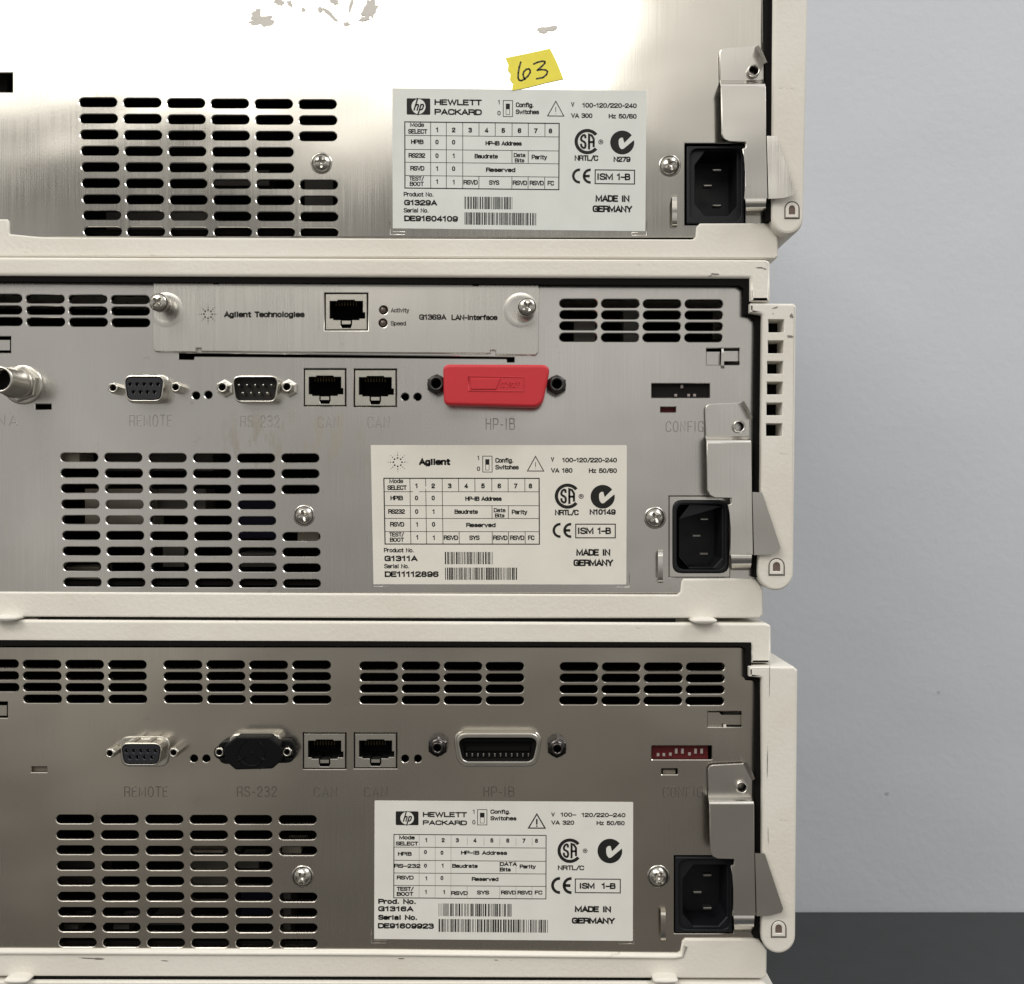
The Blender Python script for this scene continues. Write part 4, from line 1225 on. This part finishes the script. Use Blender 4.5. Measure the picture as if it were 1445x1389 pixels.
sheet(g, trap(637.5, 1032, 767, 1082.5, 9, 17, 6), d=1.0, thick=1.2, bev=.5, segs=3)
sheet(g, trap(641.5, 1035, 764, 1080, 8, 15, 6), [trap(645.5, 1041.5, 759.5, 1075, 7.5, 11, 6)], d=4.5, thick=4.4, bev=.45, segs=3, hole_bev=.3, hole_thick=4.2)
hp = g.build('parallel_connector', NICKEL, t3)
g = G()
sheet(g, trap(643.5, 1041, 761.5, 1076.5, 7.5, 11, 6), [trap(652, 1047, 752, 1071, 4, 3, 3)], d=2.8, thick=2.8, hole_thick=2.6, bev=.2)
g.add([W(x, y, 1.25) for x, y in rect(650, 1045, 755, 1072)], [[0, 1, 2, 3]])
sheet(g, rect(657, 1053.5, 748, 1060), d=2.0, thick=.8, bev=.1)
g.build('insert', DARK, hp)
for i in range(12):
    g = G()
    x = 658.5+i*7.95
    box(g, x-1.1, 1063.5, x+1.1, 1068.5, 2.2, 1.2, bev=.2)
    g.build('contact', BLADE, hp)
for x, y in ((617.2, 1055.6), (786.3, 1057)):
    g = G()
    lathe(g, x, y, 4.5, [(3.9, -.1), (3.9, 3.0), (3.4, 3.5)], 6, a0=.5, sm=False)
    lathe(g, x, y, 4.5, [(3.5, 3.3), (2.4, 3.5), (2.2, 5.0), (1.9, 5.2), (1.4, 5.2), (1.3, 1)], 24)
    lathe(g, x, y, 4.5, [(1.3, 1.6), (.01, 1.6)], 20, m=1)
    g.build('jack_nut', [simple('dark_chrome', (.075, .07, .066), .2, 1), DARK], t3)
g = G()
sheet(g, trap(322, 1036, 398, 1082, 4, 13), d=3.8, thick=3.8, bev=.5, segs=2)
g.build('serial_connector', NICKEL, t3)
lv = [(928.8, 1065.6, 2), (937, 1065.6, 2), (946.2, 1065, 2), (954.5, 1062, 5), (963.3, 1062, 5), (973.2, 1064.6, 2), (981.8, 1062, 5), (990.4, 1062, 5)]
switches(t3, 919.5, 1052.6, 1004.8, 1072.3, lv, DIPRED, 999)
g = G(); box(g, 935.5, 1086.5, 953, 1092, -1.6, -4); g.build('inner_component', INNERB, t3)
g = G(); box(g, 40, 1079, 70, 1094, -2, -4); g.build('inner_component', INNERB, t3)
hook(t3, 998.8, 1004, 1046.6, 1026.3, P3, 1)
hook(t3, -36, 990.5, 10.5, 1013.5, P3, 1)
inlet(t3, (953, 1209.5, 1034, 1316), (964, 1221, 1026, 1307), [(998.4, 1236), (984.5, 1260), (998.4, 1282.5)])
clip(t3, 3.7, 509.6)
screw(t3, 427, 1237, 3.6, .9, torx=True); screw(t3, 929, 1237, 3.7, .2, torx=True)
cable_loop(t3, 936, 1283, 1329, P3)
for a in (('REMOTE', 176, 236, 1124, 13.5), ('RS-232', 335, 390, 1124, 13.5), ('CAN', 443.5, 475, 1124, 13), ('CAN', 514.5, 546, 1124, 13), ('HP-IB', 683, 725, 1124, 13.5), ('CONFIG', 936, 991, 1124.5, 14)):
    stamp(t3, *a, P3)
label_c(t3, [(528.6, 1130), (893.5, 1132.2), (893, 1328), (528, 1325.2)], LAB3)
corners(t3, ((524, 1331), (894.5, 1332.2)), P3)

g = blobs([(128, 1352.5, 22, 1.1, .03), (140, 1354, 8, .9, 0), (566, 1353, 5, 1, 0), (232, 1356, 6, .8, .1), (700, 1355, 3, .8, 0)], 1.05, 21)
g.build('scuff_mark', SCUFF, t3)['kind'] = 'stuff'
g = blobs([(1086, 960, .5, 30, .01), (1083, 1075, .6, 25, .02), (1084, 1180, .4, 14, -.02)], 5.56, 22)
g.build('scuff_mark', SCUFF, t3)['kind'] = 'stuff'
OFF = Vector((0, 0, 0))
for mx, my, mr_, ms in ((1325, 977, 2.6, 31), (1252, 1120, 3.4, 32)):
    g = blobs([(mx, my, mr_, mr_*.7, .3)], -(WALLY*1000-.4), ms)
    o = g.build('wall_mark', simple('wall_mark_grey', (.40, .41, .43), .8), wall)
OFF = Vector(t3.location)
# ================================================================== LOWEST UNIT (only its top edge is in the photograph)
t4 = root('instrument_unit', 'lowest beige instrument, only its top cover edge showing along the bottom of the stack', 'lab instrument', 450, 1962, 180, GRP)
g = G()
sheet(g, rnd([(-240, 1385), (1076, 1387.5), (1083, 1391), (1083, 1440), (1054, 1440), (1054, 1418), (-240, 1414)], [3, 4, 4, 1, 1, 1, 0], 3), d=2.2, thick=376, bev=.6, segs=4, back=True)
g.build('top_cover', BEIGE, t4)
g = G(); sheet(g, [(-215, 1416), (1062, 1420), (1062, 1925), (-215, 1925)], d=0, thick=1.2, bev=.4); g.build('rear_panel', P3, t4)
lining(t4, -222, 1400, 1072, 1925)
g = G(); sheet(g, [(-240, 1920), (1078, 1920), (1078, 1955), (-240, 1955)], d=3.5, thick=378, bev=.8, segs=3, back=True); g.build('bottom_tray', BEIGE, t4)
strip(t4, [(1070, 1443), (1120, 1443), (1118, 1918), (1070, 1918)], d=5.5, radii=3, bev=.9)
g = G(); sheet(g, [(-240, 1415), (-223, 1415), (-223, 1919), (-240, 1919)], d=5, thick=375, bev=1, segs=2, back=True); g.build('side_strip', BEIGE2, t4)
zb = (-BZ*1000)/K+694.5
for x in (-150, 980):
    for yy in (12, 320):
        g = G()
        cx = W(x, 0, 0)[0]
        zt, zl = W(0, 1955, 0)[2], BZ*1000
        n_ = 20
        g.add([(cx+9*math.cos(2*math.pi*i/n_), yy+9*math.sin(2*math.pi*i/n_), z) for z in (zt, zl) for i in range(n_)],
              [[i, n_+i, n_+(i+1) % n_, (i+1) % n_] for i in range(n_)]+[list(range(n_, 2*n_))])
        g.build('foot', BLACKP, t4)

# ================================================================== CAPS resting on connectors
t5 = root('dust_cap', 'red plastic dust cap with raised maker mark covering the wide connector', 'connector cap', 701, 545, -8)
OFFS = OFF
g = G()
sheet(g, rnd([(625, 514), (777.5, 514.5), (765, 575), (626, 571.5)], [9, 11, 17, 9], 6), d=9.5, thick=4.5, bev=1.1, segs=4, back=True)
sheet(g, rnd([(632, 522), (770, 522), (757, 573), (640, 573)], [9, 11, 17, 9], 5), d=5.2, thick=4.6, bev=.2)
g.build('cap_body', RED, t5)
g = G()
strokes_mesh(g, [[(661.5, 531.5), (739.5, 532.5), (739.5, 552.5), (661.5, 552)], [(661.5, 552), (661.5, 531.5)]], .22, .16, 9.5)
sheet(g, [(664.3, 534), (706.5, 534.5), (700, 549.5), (664.5, 549.5)], d=9.8, thick=.4, bev=.15)
k = (733.5-707.5)
xx = 707.5
adv = k/4.35
def S(ch, x): return [[(x+a*adv*1.25, 546.8-b*6.5) for a, b in st] for st in STROKE[ch][1]]
segs = []
for i, ch in enumerate('CINCH'):
    x = 707 + [0, 6.2, 9.0, 15.2, 21.4][i]
    segs += S(ch, x)
strokes_mesh(g, segs, .15, .2, 9.5)
g.build('raised_mark', RED, t5)
t6 = root('dust_cap', 'black rubber cap with round recess mark over the small connector beside the REMOTE port', 'connector cap', 356, 1062, -4)
g = G()
oc = rnd([(334, 1040), (380, 1040), (396, 1052), (397, 1074), (384, 1085.5), (332, 1087), (317, 1074), (315.5, 1054)], 7, 5)
sheet(g, oc, d=8.5, thick=4.8, bev=.7, segs=4, back=True)
sheet(g, rnd([(306, 1047), (414, 1044), (416, 1077), (309, 1079)], [12, 12, 12, 12], 5), [circ(407.5, 1061.6, 8.6), circ(311.5, 1062, 8.2)], d=3.9, thick=3.4, bev=.4, segs=2)
g.build('cap_body', DCAP, t6)
g = G()
def arcp(a0, a1, r, n=12): return [(355+r*math.cos(R(a0+(a1-a0)*i/n)), 1062.5+r*math.sin(R(a0+(a1-a0)*i/n))) for i in range(n+1)]
strokes_mesh(g, [arcp(-60, 25, 18.5), arcp(40, 150, 18.5), arcp(160, 245, 18.5), arcp(0, 350, 1.2, 8), [(334, 1073.5), (347, 1068.5)], [(363, 1068.5), (376, 1073.5)], [(366, 1085), (377, 1082.5)]], .24, .3, 8.5)
g.build('raised_mark', DCAP, t6)
OFF = Vector(t3.location)
for x, y in ((309.3, 1062), (404.6, 1061.6)):
    jack(t3, x, y, 5.2, 1.9)
for o in list(sc.objects):
    pass
print('objects', len(sc.objects), 'tris', sum(len(o.data.polygons) for o in sc.objects if o.type == 'MESH'))
